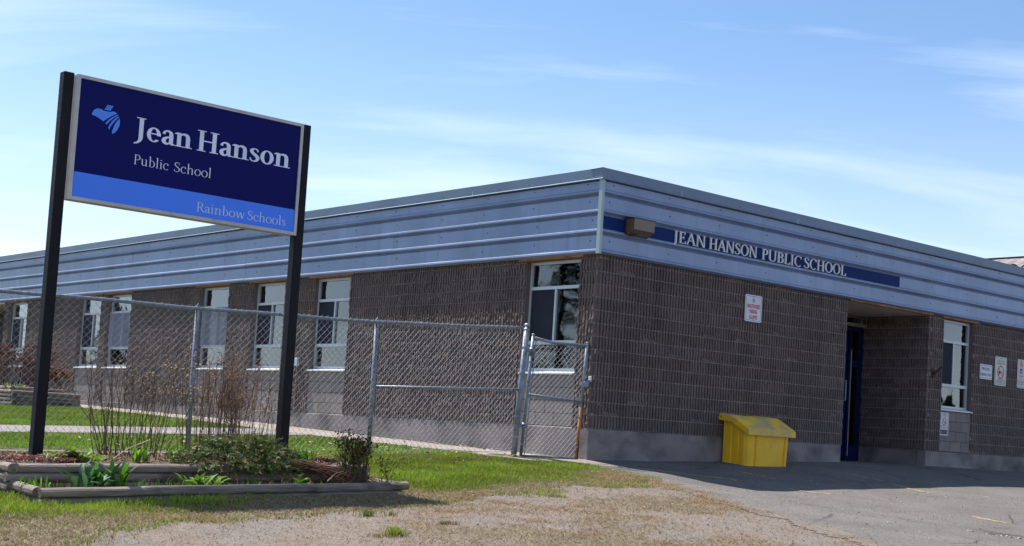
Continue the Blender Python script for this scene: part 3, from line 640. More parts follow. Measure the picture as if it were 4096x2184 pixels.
# ------------------------------------------------------------------ serif lettering
def cr(pts, n=5):
    P = [np.array(p, float) for p in pts]; P = [2*P[0]-P[1]]+P+[2*P[-1]-P[-2]]; o = []
    for i in range(1, len(P)-2):
        for k in range(n):
            t = k/n; a, b, c, d = P[i-1:i+3]
            o.append(0.5*((2*b)+(c-a)*t+(2*a-5*b+4*c-d)*t*t+(3*b-a-3*c+d)*t**3))
    o.append(P[-2]); return o
def glyph(ch, w, t):
    """list of ('p',poly) / ('s',left,right) pieces, advance; cap height = 1"""
    G = []; sf = w*0.5+0.03; ts = t*0.75; X = 0.66
    def rect(x0, y0, x1, y1): G.append(('p', [(x0,y0),(x1,y0),(x1,y1),(x0,y1)]))
    def poly(*p): G.append(('p', list(p)))
    def brush(pts):
        q = cr(pts); L = []; Rr = []
        for i in range(len(q)):
            d = q[min(i+1, len(q)-1)][:2]-q[max(i-1, 0)][:2]; d = d/(np.linalg.norm(d)+1e-9); n = np.array([-d[1], d[0]])*q[i][2]/2
            L.append(tuple(q[i][:2]+n)); Rr.append(tuple(q[i][:2]-n))
        G.append(('s', L, Rr))
    def ring(cx, cy, rx, ry, a0=0, a1=360, tw=None, tt=None, tilt=0):
        tw = tw or w; tt = tt or t; L = []; Rr = []; n = max(8, int(abs(a1-a0)/12))
        for i in range(n+1):
            a = R(a0+(a1-a0)*i/n); L.append((cx+rx*math.cos(a), cy+ry*math.sin(a))); a2 = a+tilt; Rr.append((cx+(rx-tw)*math.cos(a), cy+(ry-tt)*math.sin(a)))
        G.append(('s', Rr, L))
    def stem(x, y0, y1, top='b', bot='b', ww=None):
        ww = ww or w; rect(x-ww/2, y0, x+ww/2, y1)
        if bot == 'b': rect(x-ww/2-sf*.8, y0, x+ww/2+sf*.8, y0+ts)
        if top == 'b': rect(x-ww/2-sf*.8, y1-ts, x+ww/2+sf*.8, y1)
        if top == 'l': poly((x-ww/2-sf*.9, y1-t*1.5), (x, y1-t*1.5), (x, y1), (x-ww/2, y1+t*0.2), (x-ww/2-sf*.9, y1-t*0.9))
    def diag(x0, y0, x1, y1, ww): poly((x0-ww/2, y0), (x0+ww/2, y0), (x1+ww/2, y1), (x1-ww/2, y1))
    def foot(x, y, ww, up=False):
        rect(x-ww/2-sf*.7, y-(ts if up else 0), x+ww/2+sf*.7, y+(0 if up else ts))
    adv = 0.6
    if ch == 'H': stem(.17,0,1); stem(.63,0,1); rect(.17,.48,.63,.48+t); adv = .80
    elif ch == 'I': stem(.18,0,1); adv = .36
    elif ch == 'J':
        rect(.22-w/2,.05,.22+w/2,1); rect(.22-w/2-sf,1-ts,.22+w/2+sf*.7,1); brush([(.22,.12,w),(.20,-.04,w*.85),(.12,-.17,w*.55),(-.01,-.24,t*.8)]); adv = .40
    elif ch == 'L': stem(.17,0,1); rect(.17,0,.50,t); poly((.50-t*1.1,0),(.53,0),(.57,.24),(.54,.24)); adv = .57
    elif ch == 'E':
        stem(.17,0,1); rect(.17,1-t,.50,1); rect(.50-t,.78,.50,1); rect(.17,.49,.42,.49+t); rect(.42-t*.8,.40,.42,.64); rect(.17,0,.51,t); poly((.51-t,0),(.53,0),(.57,.24),(.54,.24)); adv = .61
    elif ch == 'A':
        diag(.08,0,.36,1,t*1.2); diag(.63,0,.35,1,w*1.08); rect(.17,.33,.55,.33+t); foot(.08,0,t); foot(.63,0,w); adv = .72
    elif ch == 'N':
        rect(.15-t*.65,0,.15+t*.65,1); rect(.67-t*.65,0,.67+t*.65,1); poly((.10,1),(.10+w*1.15,1),(.70,0),(.70-w*0.95,0)); foot(.15,0,t); foot(.67,1,t,True); rect(.02,1-ts,.16,1); adv = .82
    elif ch == 'S':
        brush([(.45,.76,t*.9),(.43,.90,t*1.1),(.30,.975,t),(.16,.91,w*.75),(.11,.77,w),(.17,.63,w*1.05),(.32,.50,w*1.12),(.44,.36,w*1.08),(.46,.20,w*.95),(.37,.06,w*.6),(.22,.02,t),(.10,.09,t*1.1),(.07,.25,t*.9)]); adv = .55
    elif ch == 'O': ring(.39,.5,.355,.515); adv = .78
    elif ch == 'C': ring(.39,.5,.355,.515,48,312); rect(.60,.74,.60+t,.95); adv = .69
    elif ch == 'U':
        rect(.16-w/2,.28,.16+w/2,1); foot(.16,1,w,True); rect(.64-t*.6,.28,.64+t*.6,1); foot(.64,1,t,True); L = []; Rr = []
        for i in range(13):
            a = math.pi+math.pi*i/12; L.append((.40+.24*math.cos(a)-(w/2 if i < 1 else 0)*0, .29+.305*math.sin(a)-0)); 
        brush([(.16,.32,w),(.175,.17,w),(.26,.04,w*.65),(.40,.0+t*.4,t*1.1),(.55,.06,t*1.1),(.625,.18,t*1.1),(.64,.32,t*1.2)]); adv = .78
    elif ch in 'PRB':
        stem(.17,0,1); rect(.17,1-t,.32,1); yb = .46 if ch != 'B' else .50
        ring(.31,(1+yb)/2,.235,(1-yb)/2,-90,90); rect(.17,yb,.31,yb+t); adv = .57
        if ch == 'R': poly((.30,.47),(.30+w*1.05,.47),(.66,0),(.66-w*1.1,0)); rect(.55,0,.72,ts); adv = .66
        if ch == 'B': ring(.33,.275,.265,.275,-90,90); rect(.17,0,.33,t); rect(.31,.50-t*.02,.34,.50+t); adv = .63
    elif ch in 'nh':
        stem(.15,0,X if ch == 'n' else 1.06,'l'); stem(.47,0,.48,'','b'); brush([(.17,.47,t*1.1),(.23,.585,t*1.2),(.33,.625,w*.7),(.435,.575,w*.95),(.47,.44,w)]); adv = .63
    elif ch == 'u':
        rect(.14-w/2,.18,.14+w/2,X); rect(.02,X-ts,.14,X); stem(.45,0,X,'','' ); rect(.33,X-ts,.45,X); rect(.45,0,.58,ts); brush([(.14,.22,w),(.18,.07,w*.9),(.28,.03,w*.6),(.38,.09,t*1.1),(.44,.18,t)]); adv = .61
    elif ch == 'o': ring(.28,.325,.255,.345,tw=w*.98); adv = .56
    elif ch == 'c': ring(.27,.325,.245,.345,50,318,tw=w*.98); ring(.40,.52,.055,.055,0,360,.054,.054); adv = .48
    elif ch == 'e': ring(.27,.325,.245,.345,-4,318,tw=w*.95); rect(.08,.345,.50,.345+t*.9); adv = .52
    elif ch == 'a':
        brush([(.10,.47,w*.75),(.13,.585,t*1.4),(.24,.635,t*1.5),(.345,.57,w*.85),(.365,.43,w)]); rect(.365-w/2,.10,.365+w/2,.45); brush([(.365,.14,w),(.39,.04,w*.7),(.48,.035,t)])
        brush([(.36,.37,t),(.22,.325,w*.6),(.115,.23,w*.9),(.115,.11,w),(.19,.03,w*.7),(.29,.055,t*1.2),(.355,.13,t)]); adv = .50
    elif ch == 's':
        brush([(.33,.50,t*.9),(.31,.595,t),(.21,.635,t),(.115,.58,w*.75),(.095,.49,w*.9),(.17,.39,w*.95),(.28,.29,w),(.335,.19,w*.95),(.29,.065,w*.65),(.18,.02,t),(.08,.06,t),(.055,.17,t*.9)]); adv = .41
    elif ch == 'b': stem(.15,.03,1.06,'l',''); ring(.275,.325,.255,.345,-118,118,tw=w*.98); adv = .57
    elif ch == 'l': stem(.15,0,1.06,'l'); adv = .30
    elif ch == 'i': stem(.15,0,X,'l'); ring(.145,.87,w*.62,w*.62,0,360,w*.60,w*.60); adv = .30
    elif ch == 'w':
        diag(.235,0,.09,X,w); diag(.235,0,.40,X,t); diag(.56,0,.41,X,w); diag(.57,0,.73,X,t); foot(.09,X,w*.6,True); foot(.41,X,w*.5,True); foot(.73,X,t,True); adv = .80
    elif ch == ' ': adv = .27
    return G, adv
def letters(text, fn, size, width, wgt, thin, m, parent, d0, d1, name='letter'):
    """set text from (0,0) to width in the frame fn(u,v,d); each letter is an object"""
    tot = sum(glyph(c, wgt, thin)[1] for c in text); kx = width/tot; u = 0.0
    for c in text:
        G, adv = glyph(c, wgt, thin)
        if G:
            mb = MB()
            for i, g in enumerate(G):
                e = d1+i*0.00035*(1 if d1 > d0 else -1)
                if g[0] == 'p': mb.prism([(u+x*kx, y*size) for x, y in g[1]], fn, d0, e)
                else: mb.strip([(u+x*kx, y*size) for x, y in g[1]], [(u+x*kx, y*size) for x, y in g[2]], fn, d0, e)
            obj(name, mb, m, parent)
        u += adv*kx
# blue name band on the fascia
obj('name_band', MB().add([(-0.07,-OV-0.006,2.962+0.080),(7.83,-OV-0.006,2.962+0.080),(7.83,-OV-0.006,3.236),(-0.07,-OV-0.006,3.236),(-0.07,-OV+0.0,2.962+0.080),(7.83,-OV+0.0,2.962+0.080),(7.83,-OV+0.0,3.236),(-0.07,-OV+0.0,3.236)],
    [(0,1,2,3),(4,7,6,5),(0,4,5,1),(1,5,6,2),(2,6,7,3),(3,7,4,0)]), M_blue, fr, label='royal blue band behind the school name')
for txt, a, b in (('JEAN', 1.50, 2.29), ('HANSON', 2.36, 3.60), ('PUBLIC', 3.71, 4.81), ('SCHOOL', 4.87, 6.11)):
    letters(txt, lambda u, v, d, a=a: (a+u, -OV-d, 3.046+v), 0.186, b-a, 0.108, 0.055, M_letter, fr, 0.008, 0.030)

# ------------------------------------------------------------------ sans text for small signs
def sans(text, fn, size, width, m, parent, d, bold=0.0, name='lettering'):
    cu_ = bpy.data.curves.new('t', 'FONT'); cu_.body = text; cu_.size = 1.0; cu_.offset = bold; cu_.resolution_u = 2
    o = bpy.data.objects.new('t', cu_); COL.objects.link(o)
    dg = bpy.context.evaluated_depsgraph_get(); me = bpy.data.meshes.new_from_object(o.evaluated_get(dg)); bpy.data.objects.remove(o); bpy.data.curves.remove(cu_)
    V = np.array([v.co[:] for v in me.vertices]); F = [tuple(p.vertices) for p in me.polygons]; bpy.data.meshes.remove(me)
    x0, x1 = V[:, 0].min(), V[:, 0].max(); kx = width/(x1-x0); ky = size/0.73
    return obj(name, MB().add([fn((x-(x0+x1)/2)*kx, y*ky, d) for x, y, z in V], F), m, parent)
def rrect(wd, hg, r=0.03, n=4):
    o = []
    for cx, cy, a0 in ((wd/2-r, hg/2-r, 0), (-wd/2+r, hg/2-r, 90), (-wd/2+r, -hg/2+r, 180), (wd/2-r, -hg/2+r, 270)):
        for k in range(n+1): a = R(a0+90*k/n); o.append((cx+r*math.cos(a), cy+r*math.sin(a)))
    return o
def ringpts(cu0, cv0, r0, r1, n=28):
    A = [(cu0+r1*math.cos(2*math.pi*k/n), cv0+r1*math.sin(2*math.pi*k/n)) for k in range(n+1)]; B = [(cu0+r0*math.cos(2*math.pi*k/n), cv0+r0*math.sin(2*math.pi*k/n)) for k in range(n+1)]; return B, A
def wall_sign(x0, x1, z0, z1, label, face, y=-0.054):
    cx, cz = (x0+x1)/2, (z0+z1)/2; wd, hg = x1-x0, z1-z0
    fn = lambda u, v, d: (cx+u, y-d, cz+v)
    root = thing('wall_sign', label, 'sign', (cx, y, z0), group='notice signs on the entrance wall')
    obj('plate', MB().prism(rrect(wd, hg), fn, -0.003, 0.002), face, root)
    o1, o2 = rrect(wd-0.045, hg-0.045, 0.022), rrect(wd-0.055, hg-0.055, 0.019)
    obj('border_line', MB().strip(o2+[o2[0]], o1+[o1[0]], fn, 0.001, 0.003), M_black, root)
    for v in (hg/2-0.035, -hg/2+0.035): obj('bolt', MB().prism([(0.008*math.cos(k*1.047), v+0.008*math.sin(k*1.047)) for k in range(6)], fn, 0.001, 0.007), M_black, root)
    return root, fn
r_, fn = wall_sign(3.43, 3.87, 1.972, 2.428, 'square white sign in red capitals reading NO UNAUTHORIZED PARKING ALLOWED', M_signw)
for t_, v, wd in (('NO', 0.105, 0.062), ('UNAUTHORIZED', 0.005, 0.345), ('PARKING', -0.085, 0.20), ('ALLOWED', -0.178, 0.22)): sans(t_, fn, 0.066, wd, M_red, r_, 0.003, 0.035) if 0 else sans(t_, lambda u, vv, d, v=v: fn(u, v+vv, d), 0.066, wd, M_red, r_, 0.003, 0.035)
r_, fn = wall_sign(10.854, 11.32, 1.526, 1.827, 'small white sign reading PRINCIPAL PARKING ONLY beside the entrance window', M_signw)
for t_, v, wd in (('PRINCIPAL', 0.03, 0.30), ('PARKING ONLY', -0.085, 0.40)): sans(t_, lambda u, vv, d, v=v: fn(u, v+vv, d), 0.062, wd, M_black, r_, 0.003, 0.02)
r_, fn = wall_sign(11.425, 11.88, 1.431, 2.028, 'tall cream sign reading TURN YOUR ENGINE OFF with a red crossed circle', M_signc)
for t_, v, sz, wd in (('Idle-Free Zone', 0.225, 0.02, 0.2), ('TURN YOUR', 0.185, 0.034, 0.30), ('ENGINE OFF', 0.14, 0.034, 0.31), ('ARRETEZ', -0.178, 0.032, 0.22), ('VOTRE MOTEUR', -0.222, 0.032, 0.37), ("Zone d'interdiction au ralenti", -0.25, 0.017, 0.37)):
    sans(t_, lambda u, vv, d, v=v: fn(u, v+vv, d), sz, wd, M_black, r_, 0.003, 0.01)
A_, B_ = ringpts(0, -0.015, 0.108, 0.135); obj('crossed_circle', MB().strip(A_, B_, fn, 0.002, 0.0042).prism([(-0.095,0.055),(-0.075,0.075),(0.095,-0.085),(0.075,-0.105)], fn, 0.0025, 0.0046), M_pink, r_)
obj('tailpipe_symbol', MB().prism([(-0.10,0.0),(-0.02,0.0),(0.0,-0.04),(-0.03,-0.05),(-0.085,-0.035)], fn, 0.002, 0.0034).strip(*ringpts(-0.06,-0.06,0.016,0.028,14), fn, 0.002, 0.0037), M_black, r_)
obj('smoke_symbol', MB().prism([(0.02,-0.03),(0.07,0.04),(0.085,-0.01),(0.075,-0.05)], fn, 0.002, 0.0032), M_greyp, r_)
r_, fn = wall_sign(12.316, 12.62, 1.436, 2.04, 'tall cream disabled permit parking sign with a blue wheelchair symbol', M_signc)
A_, B_ = ringpts(0, 0.195, 0.048, 0.06, 24); obj('no_parking_circle', MB().strip(A_, B_, fn, 0.002, 0.0042).prism([(-0.045,0.232),(-0.037,0.24),(0.045,0.158),(0.037,0.15)], fn, 0.0025, 0.0046), M_red, r_)
sans('P', lambda u, vv, d: fn(u, 0.165+vv, d), 0.06, 0.04, M_black, r_, 0.003, 0.02)
obj('symbol_panel', MB().prism([(-0.055,0.0),(0.055,0.0),(0.055,0.11),(-0.055,0.11)], fn, 0.002, 0.0032), M_hblue, r_)
wc = MB().strip(*ringpts(0.0,0.035,0.021,0.028,20), fn, 0.003, 0.005); wc.prism([(-0.012,0.045),(-0.004,0.045),(-0.004,0.08),(-0.012,0.08)], fn, 0.003, 0.0046); wc.prism([(-0.004,0.045),(0.026,0.045),(0.026,0.052),(-0.004,0.052)], fn, 0.003, 0.0054); wc.prism([(0.024,0.045),(0.032,0.045),(0.042,0.015),(0.034,0.015)], fn, 0.003, 0.0058); wc.strip(*ringpts(-0.008,0.09,0.001,0.008,10), fn, 0.003, 0.0048)
obj('wheelchair_symbol', wc, M_signw, r_)
for t_, v, wd in (('BY PERMIT', -0.065, 0.18), ('ONLY', -0.12, 0.08), ('AVEC PERMIS', -0.19, 0.22), ('SEULEMENT', -0.235, 0.19)): sans(t_, lambda u, vv, d, v=v: fn(u, v+vv, d), 0.032, wd, M_black, r_, 0.003, 0.01)
obj('rule', MB().prism([(-0.125,-0.143),(0.125,-0.143),(0.125,-0.139),(-0.125,-0.139)], fn, 0.002, 0.0032), M_black, r_)
r_, fn = wall_sign(9.531, 9.84, 0.318, 0.77, 'white no smoking sign below the window with a brown base strip', M_signw, y=-0.016)
for t_, v, wd in (('NO SMOKING ON', 0.175, 0.15), ('SCHOOL PROPERTY', 0.152, 0.18), ('AT ANY TIME', 0.128, 0.12), ('IL EST INTERDIT DE FUMER', -0.045, 0.22), ('SUR LE TERRAIN', -0.068, 0.16), ("DE L'ECOLE EN TOUT TEMPS", -0.091, 0.22)): sans(t_, lambda u, vv, d, v=v: fn(u, v+vv, d), 0.014, wd, M_black, r_, 0.003)
A_, B_ = ringpts(0, 0.045, 0.058, 0.072, 24); obj('crossed_circle', MB().strip(A_, B_, fn, 0.002, 0.0042).prism([(-0.055,0.09),(-0.045,0.1),(0.055,0.0),(0.045,-0.01)], fn, 0.0025, 0.0046), M_red, r_)
obj('cigarette_symbol', MB().prism([(-0.04,0.03),(0.03,0.03),(0.03,0.041),(-0.04,0.041)], fn, 0.002, 0.0034), M_black, r_)
obj('base_strip', MB().prism([(-0.128,-0.2),(0.128,-0.2),(0.128,-0.115),(-0.128,-0.115)], fn, 0.002, 0.0034), M_brownp, r_)
obj('base_mark', MB().prism([(-0.11,-0.18),(-0.085,-0.18),(-0.085,-0.145),(-0.11,-0.145)], fn, 0.003, 0.0044).prism([(0.085,-0.18),(0.11,-0.18),(0.11,-0.145),(0.085,-0.145)], fn, 0.003, 0.0044).prism([(-0.01,-0.175),(0.02,-0.162),(-0.01,-0.148)], fn, 0.003, 0.0044), M_greyp, r_)

# ------------------------------------------------------------------ wall lamp on the fascia
wl = thing('wall_light', 'bronze boxy wall light with prismatic lens on the blue band', 'lamp', (0.63, -0.1, 3.0))
obj('housing', MB().bbox(0.40, -0.155, 3.005, 0.90, -0.106, 3.275, 0.006).add([(0.40,-0.156,3.275),(0.90,-0.156,3.275),(0.895,-0.315,3.268),(0.405,-0.315,3.268),(0.40,-0.156,3.255),(0.90,-0.156,3.255),(0.895,-0.315,3.253),(0.405,-0.315,3.253)], [(0,3,2,1),(4,5,6,7),(0,1,5,4),(1,2,6,5),(2,3,7,6),(3,0,4,7)]), M_bronze, wl)
ln = MB(); P = [(0.415,-0.157,3.015),(0.885,-0.157,3.015),(0.875,-0.30,3.085),(0.425,-0.30,3.085),(0.415,-0.157,3.252),(0.885,-0.157,3.252),(0.88,-0.31,3.252),(0.42,-0.31,3.252)]
ln.add(P, [(0,3,2,1),(4,5,6,7),(0,1,5,4),(1,2,6,5),(2,3,7,6),(3,0,4,7)]); obj('lens', ln, M_lens, wl)
obj('conduit_box', MB().bbox(0.47, -0.2, 3.0, 0.60, -0.157, 3.012, 0.003), M_bronze, wl)

# rusty flag holder on the pier
fh = thing('flag_holder', 'rusty iron flagpole holder bolted to the block pier', 'bracket', (9.17, -0.03, 1.41))
obj('plate', MB().bbox(9.125, -0.045, 1.41, 9.205, -0.026, 1.61, 0.008), M_rustd, fh)
obj('socket', MB().tube([(9.165,-0.045,1.49),(9.165,-0.09,1.52),(9.20,-0.24,1.63)], 0.026, 10), M_rustd, fh, smooth=True)
obj('strap', MB().tube([(9.165,-0.05,1.44),(9.165,-0.085,1.45),(9.17,-0.11,1.53)], 0.009, 6), M_rustd, fh)

# small box on the long wall between the windows
jb = thing('junction_box', 'small pale electrical box on the long wall beside the third window', 'box', (-0.07, 8.28, 0.90))
obj('cover', MB().bbox(-0.105, 8.23, 0.90, -0.045, 8.33, 1.06, 0.006), M_alu, jb)
obj('conduit', MB().tube([(-0.06, 8.28, 0.90), (-0.055, 8.28, 0.02)], 0.011, 6), M_reveal, jb)

# ------------------------------------------------------------------ yellow grit bin
gb = thing('grit_bin', 'yellow plastic grit bin with sloping dirty lid against the wall', 'bin', (3.55, -0.38, -0.46))
zb = -0.485; nY = [(-0.09, 0.30), (-0.33, 0.285), (-0.60, 0.10)]
def binring(z, inset):
    """plan outline with recessed vertical ribs"""
    x0, x1, y0, y1 = 3.00+inset, 4.08-inset, -0.62+inset, -0.09
    o = [(x0,y1),(x0,y1-0.15),(x0+0.03,y1-0.17),(x0+0.03,y1-0.20),(x0,y1-0.22),(x0,y1-0.31),(x0+0.025,y1-0.33),(x0+0.025,y1-0.36),(x0,y1-0.38),(x0,y0+0.09),(x0+0.03,y0+0.025),(x0+0.09,y0),
         (x0+0.17,y0),(x0+0.185,y0+0.03),(x0+0.215,y0+0.03),(x0+0.23,y0),(x1-0.15,y0),(x1-0.135,y0+0.03),(x1-0.105,y0+0.03),(x1-0.09,y0),(x1-0.03,y0+0.01),(x1,y0+0.04),(x1,y1)]
    return o
o0 = binring(0, 0.0); o1 = binring(0, 0.0); nb_ = len(o0); mb = MB()
vs = [(x+0.012*(1 if x < 3.5 else -1), y+0.02*(y < -0.4), zb) for x, y in o0]+[(x, y, I(-y, [0.09,0.33,0.62], [0.30,0.285,0.095])) for x, y in o1]
mb.add(vs, [(i, (i+1) % nb_, nb_+(i+1) % nb_, nb_+i) for i in range(nb_)]+[tuple(range(nb_-1, -1, -1))])
obj('body', mb, M_yel, gb)
lid = MB(); pr = [(-0.04,0.30),(-0.05,0.385),(-0.30,0.362),(-0.36,0.335),(-0.655,0.175),(-0.685,0.15),(-0.685,0.055)]
secs = [(2.925, -0.012), (2.94, 0.0), (3.25, 0.004), (3.5, -0.010), (3.58, -0.010), (3.85, 0.004), (4.135, 0.0), (4.15, -0.012)]
vs = []; n = len(pr)
for x, dz in secs: vs += [(x, y, z+(dz if k not in (0, n-1) else 0)) for k, (y, z) in enumerate(pr)]
lid.add(vs, [(s*n+k, s*n+k+1, (s+1)*n+k+1, (s+1)*n+k) for s in range(len(secs)-1) for k in range(n-1)])
for s_i, x in ((0, 2.925), (len(secs)-1, 4.15)):       # side skirts of the lid
    b0 = s_i*n; top = [vs[b0+k] for k in range(n)]; low = [(x, y, z-0.095) if 0 < k < n-1 else (x, y, z-0.005) for k, (xx, y, z) in enumerate(top)]
    lid.add(top+low, [(k, k+1, n+k+1, n+k) for k in range(n-1)])
lid_o = obj('lid', lid, M_yeltop, gb)
obj('hinge_hole', MB().tube([(2.919,-0.09,0.335),(2.924,-0.09,0.335)], 0.012, 8), M_black, lid_o)
obj('scuff', MB().add([(3.585,-0.6245,-0.155),(3.605,-0.6245,-0.15),(3.64,-0.6245,-0.10),(3.645,-0.6245,-0.062),(3.63,-0.6245,-0.085),(3.60,-0.6245,-0.125)], [(0,1,2,3,4,5)]), M_scuff, gb)

# ------------------------------------------------------------------ school name sign on two posts
SY = -2.38; SX0, SX1, SZ0, SZ1 = -9.388, -6.835, 1.83, 3.047
sg = thing('school_sign', 'large navy school name sign in aluminium frame on two black posts', 'sign', (-8.1, -2.33, -0.62))
for x0, x1, zb_ in ((-9.515, -9.411, -1.0), (-6.845+0.012, -6.736+0.012, -0.95)):
    p = obj('post', MB().bbox(x0, -2.35, zb_, x1, -2.245, 3.055, 0.006), M_post, sg)
    if x0 > -8: obj('seam_plate', MB().box(x0-0.004, -2.354, zb_, x1-0.06, -2.351, -0.05), M_post, p)
c = 0.033; D0, D1 = SY, SY+0.14
obj('frame_rail', MB().add([(SX0,D0,SZ1),(SX1,D0,SZ1),(SX1-c,D0,SZ1-c),(SX0+c,D0,SZ1-c),(SX0,D1,SZ1),(SX1,D1,SZ1),(SX1-c,D1,SZ1-c),(SX0+c,D1,SZ1-c)], [(0,3,2,1),(4,5,6,7),(0,1,5,4),(2,3,7,6)]), M_frame, sg)
obj('frame_rail', MB().add([(SX0,D0,SZ0),(SX1,D0,SZ0),(SX1-c,D0,SZ0+c),(SX0+c,D0,SZ0+c),(SX0,D1,SZ0),(SX1,D1,SZ0),(SX1-c,D1,SZ0+c),(SX0+c,D1,SZ0+c)], [(0,1,2,3),(7,6,5,4),(4,5,1,0),(3,2,6,7)]), M_frame, sg)
for xa, xi in ((SX0, SX0+c), (SX1, SX1-c)):
    obj('frame_rail', MB().add([(xa,D0,SZ0),(xi,D0,SZ0+c),(xi,D0,SZ1-c),(xa,D0,SZ1),(xa,D1,SZ0),(xi,D1,SZ0+c),(xi,D1,SZ1-c),(xa,D1,SZ1)], [(0,1,2,3),(7,6,5,4),(0,3,7,4),(1,5,6,2)]), M_frame, sg)
zs = SZ0+0.277
panel = obj('face_panel', MB().box(SX0+c+0.0005, SY+0.012, zs, SX1-c-0.0005, SY+0.10, SZ1-c-0.0005), M_navy, sg, label='navy upper field of the sign face')
obj('stripe', MB().box(SX0+c+0.0005, SY+0.012, SZ0+c+0.0005, SX1-c-0.0005, SY+0.10, zs-0.0005), M_stripe, sg, label='bright blue lower stripe of the sign face')
sf_ = lambda a, b: (lambda u, v, d: (SX0+a+u, SY+0.012-d, SZ0+b+v))
letters('Jean', sf_(0.625, 0.708), 0.213, 1.255-0.625, 0.146, 0.054, M_print, panel, 0.0, 0.0015)
letters('Hanson', sf_(1.305, 0.708), 0.213, 2.420-1.305, 0.146, 0.054, M_print, panel, 0.0, 0.0015)
letters('Public', sf_(0.633, 0.449), 0.098, 0.385, 0.075, 0.038, M_print, panel, 0.0, 0.0015); letters('School', sf_(1.070, 0.449), 0.098, 0.43, 0.075, 0.038, M_print, panel, 0.0, 0.0015)
letters('Rainbow', sf_(1.352, 0.085), 0.098, 0.57, 0.082, 0.04, M_print2, panel, 0.0, 0.0015); letters('Schools', sf_(1.945, 0.085), 0.098, 0.475, 0.082, 0.04, M_print2, panel, 0.0, 0.0015)
EM = {'body': [(0.171,0.853),(0.176,0.877),(0.192,0.905),(0.224,0.925),(0.257,0.926),(0.288,0.916),(0.322,0.912),(0.36,0.917),(0.393,0.926),(0.416,0.921),(0.43,0.913),(0.392,0.891),(0.346,0.857),(0.314,0.829),(0.293,0.81),(0.27,0.822),(0.235,0.837),(0.204,0.847)],
 'ray': [(0.437,0.904),(0.443,0.898),(0.398,0.865),(0.36,0.827),(0.327,0.783),(0.315,0.796),(0.344,0.835),(0.383,0.869),(0.411,0.89)], 'ray2': [(0.449,0.888),(0.454,0.882),(0.422,0.85),(0.392,0.808),(0.37,0.771),(0.36,0.739),(0.347,0.758),(0.362,0.795),(0.389,0.836),(0.42,0.87)],
 'wing': [(0.458,0.869),(0.464,0.837),(0.461,0.796),(0.445,0.757),(0.422,0.723),(0.391,0.703),(0.392,0.739),(0.402,0.777),(0.421,0.821),(0.441,0.85)],
 'bar': [(0.323,0.979),(0.341,0.979),(0.314,0.926),(0.295,0.926)], 'bar2': [(0.345,0.979),(0.362,0.979),(0.333,0.925),(0.318,0.926)], 'bar3': [(0.366,0.979),(0.384,0.979),(0.353,0.925),(0.337,0.925)]}
for k, pl in EM.items(): obj('emblem_piece', MB().prism(pl, sf_(0.0, 0.0), 0.0, 0.0015), M_emblem, panel)

# ------------------------------------------------------------------ chain link fence and gate
def chainlink(x0, x1, zlo, zhi, y=0.0, w_=0.09, r=0.0028):
    """zig-zag wires interlocked into diamonds; zlo, zhi functions of x"""
    V = []; F = []; hw = w_/2; k = 0; x = x0
    tri = [(math.cos(t), math.sin(t)) for t in (0.3, 2.39, 4.49)]
    while x+hw <= x1+1e-6:
        n = int((zhi(x)-zlo(x))/hw); 
        for i in range(n+1):
            left = (i+k) % 2 == 0; px = x if left else x+hw; pz = zhi(x)-i*hw; py = y+(0.004 if left else -0.004)
            b = len(V)
            for cx_, cz_ in tri: V.append((px+(0.0015 if left else -0.0015), py+r*cx_, pz+r*cz_))
            if i:
                for q in range(3): F.append((b-3+q, b-3+(q+1) % 3, b+(q+1) % 3, b+q))
        x += hw; k += 1
    mb = MB(); mb.v = V; mb.f = F; return mb
fence = thing('chain_link_fence', 'grey galvanized chain link fence behind the planter', 'fence', (-6.0, 0.0, -0.7))
rail_z = lambda x: float(I(x, [-14,-9.1,-6.65,-4.0,-1.42], [0.90,1.068,1.125,1.218,1.385]))
low_z = lambda x: tz(x, 0)+0.03
LEAN = 0.057
for x in (-4.01, -6.66, -9.32, -12.0): 
    po = obj('post', MB().tube([(x,0.03,tz(x,0)-0.15),(x,0.03,rail_z(x)+0.02)], 0.030, 12), M_galv, fence, smooth=True)
    obj('loop_cap', MB().tube([(x-0.035,0.03,rail_z(x)+0.0),(x,0.03,rail_z(x)+0.052),(x+0.035,0.03,rail_z(x)+0.0)], 0.012, 6), M_galv, po)
    for q in (0.25, 0.6, 0.85): zq = low_z(x)+q*(rail_z(x)-low_z(x)); obj('tie_wire', MB().tube([(x-0.06,-0.004,zq),(x,-0.006,zq+0.004),(x+0.06,-0.004,zq)], 0.004, 4), M_wire, po)
zb0 = tz(-1.48, 0); ex = lambda z: -1.48+LEAN*(z-zb0)
ep = obj('end_post', MB().tube([(ex(zb0-0.1),0.0,zb0-0.1),(ex(1.42),0.0,1.42)], 0.042, 14), M_galv, fence, smooth=True)
obj('post_cap', MB().tube([(ex(1.42),0,1.40),(ex(1.44),0,1.435),(ex(1.46),0,1.452),(ex(1.47),0,1.462)], [0.048,0.047,0.034,0.008], 14), M_galv, ep, smooth=True)
for zq in (1.36, 1.10, 0.72, 0.47, 0.1, -0.2): obj('tension_band', MB().tube([(ex(zq),0,zq-0.012),(ex(zq),0,zq+0.012)], 0.047, 12), M_galv, ep)
xs = list(np.linspace(-14, -1.45, 40)); obj('top_rail', MB().tube([(x, 0.012, rail_z(x)+0.004*math.sin(x*3)) for x in xs], 0.022, 10), M_galv, fence, smooth=True)
obj('brace_rail', MB().tube([(-4.0,0.012,0.355),(ex(0.485),0.012,0.487)], 0.019, 8), M_galv, fence, smooth=True)
obj('chain_link', chainlink(-14.0, -1.50, low_z, lambda x: rail_z(x)+0.035, -0.014), M_wire, fence)
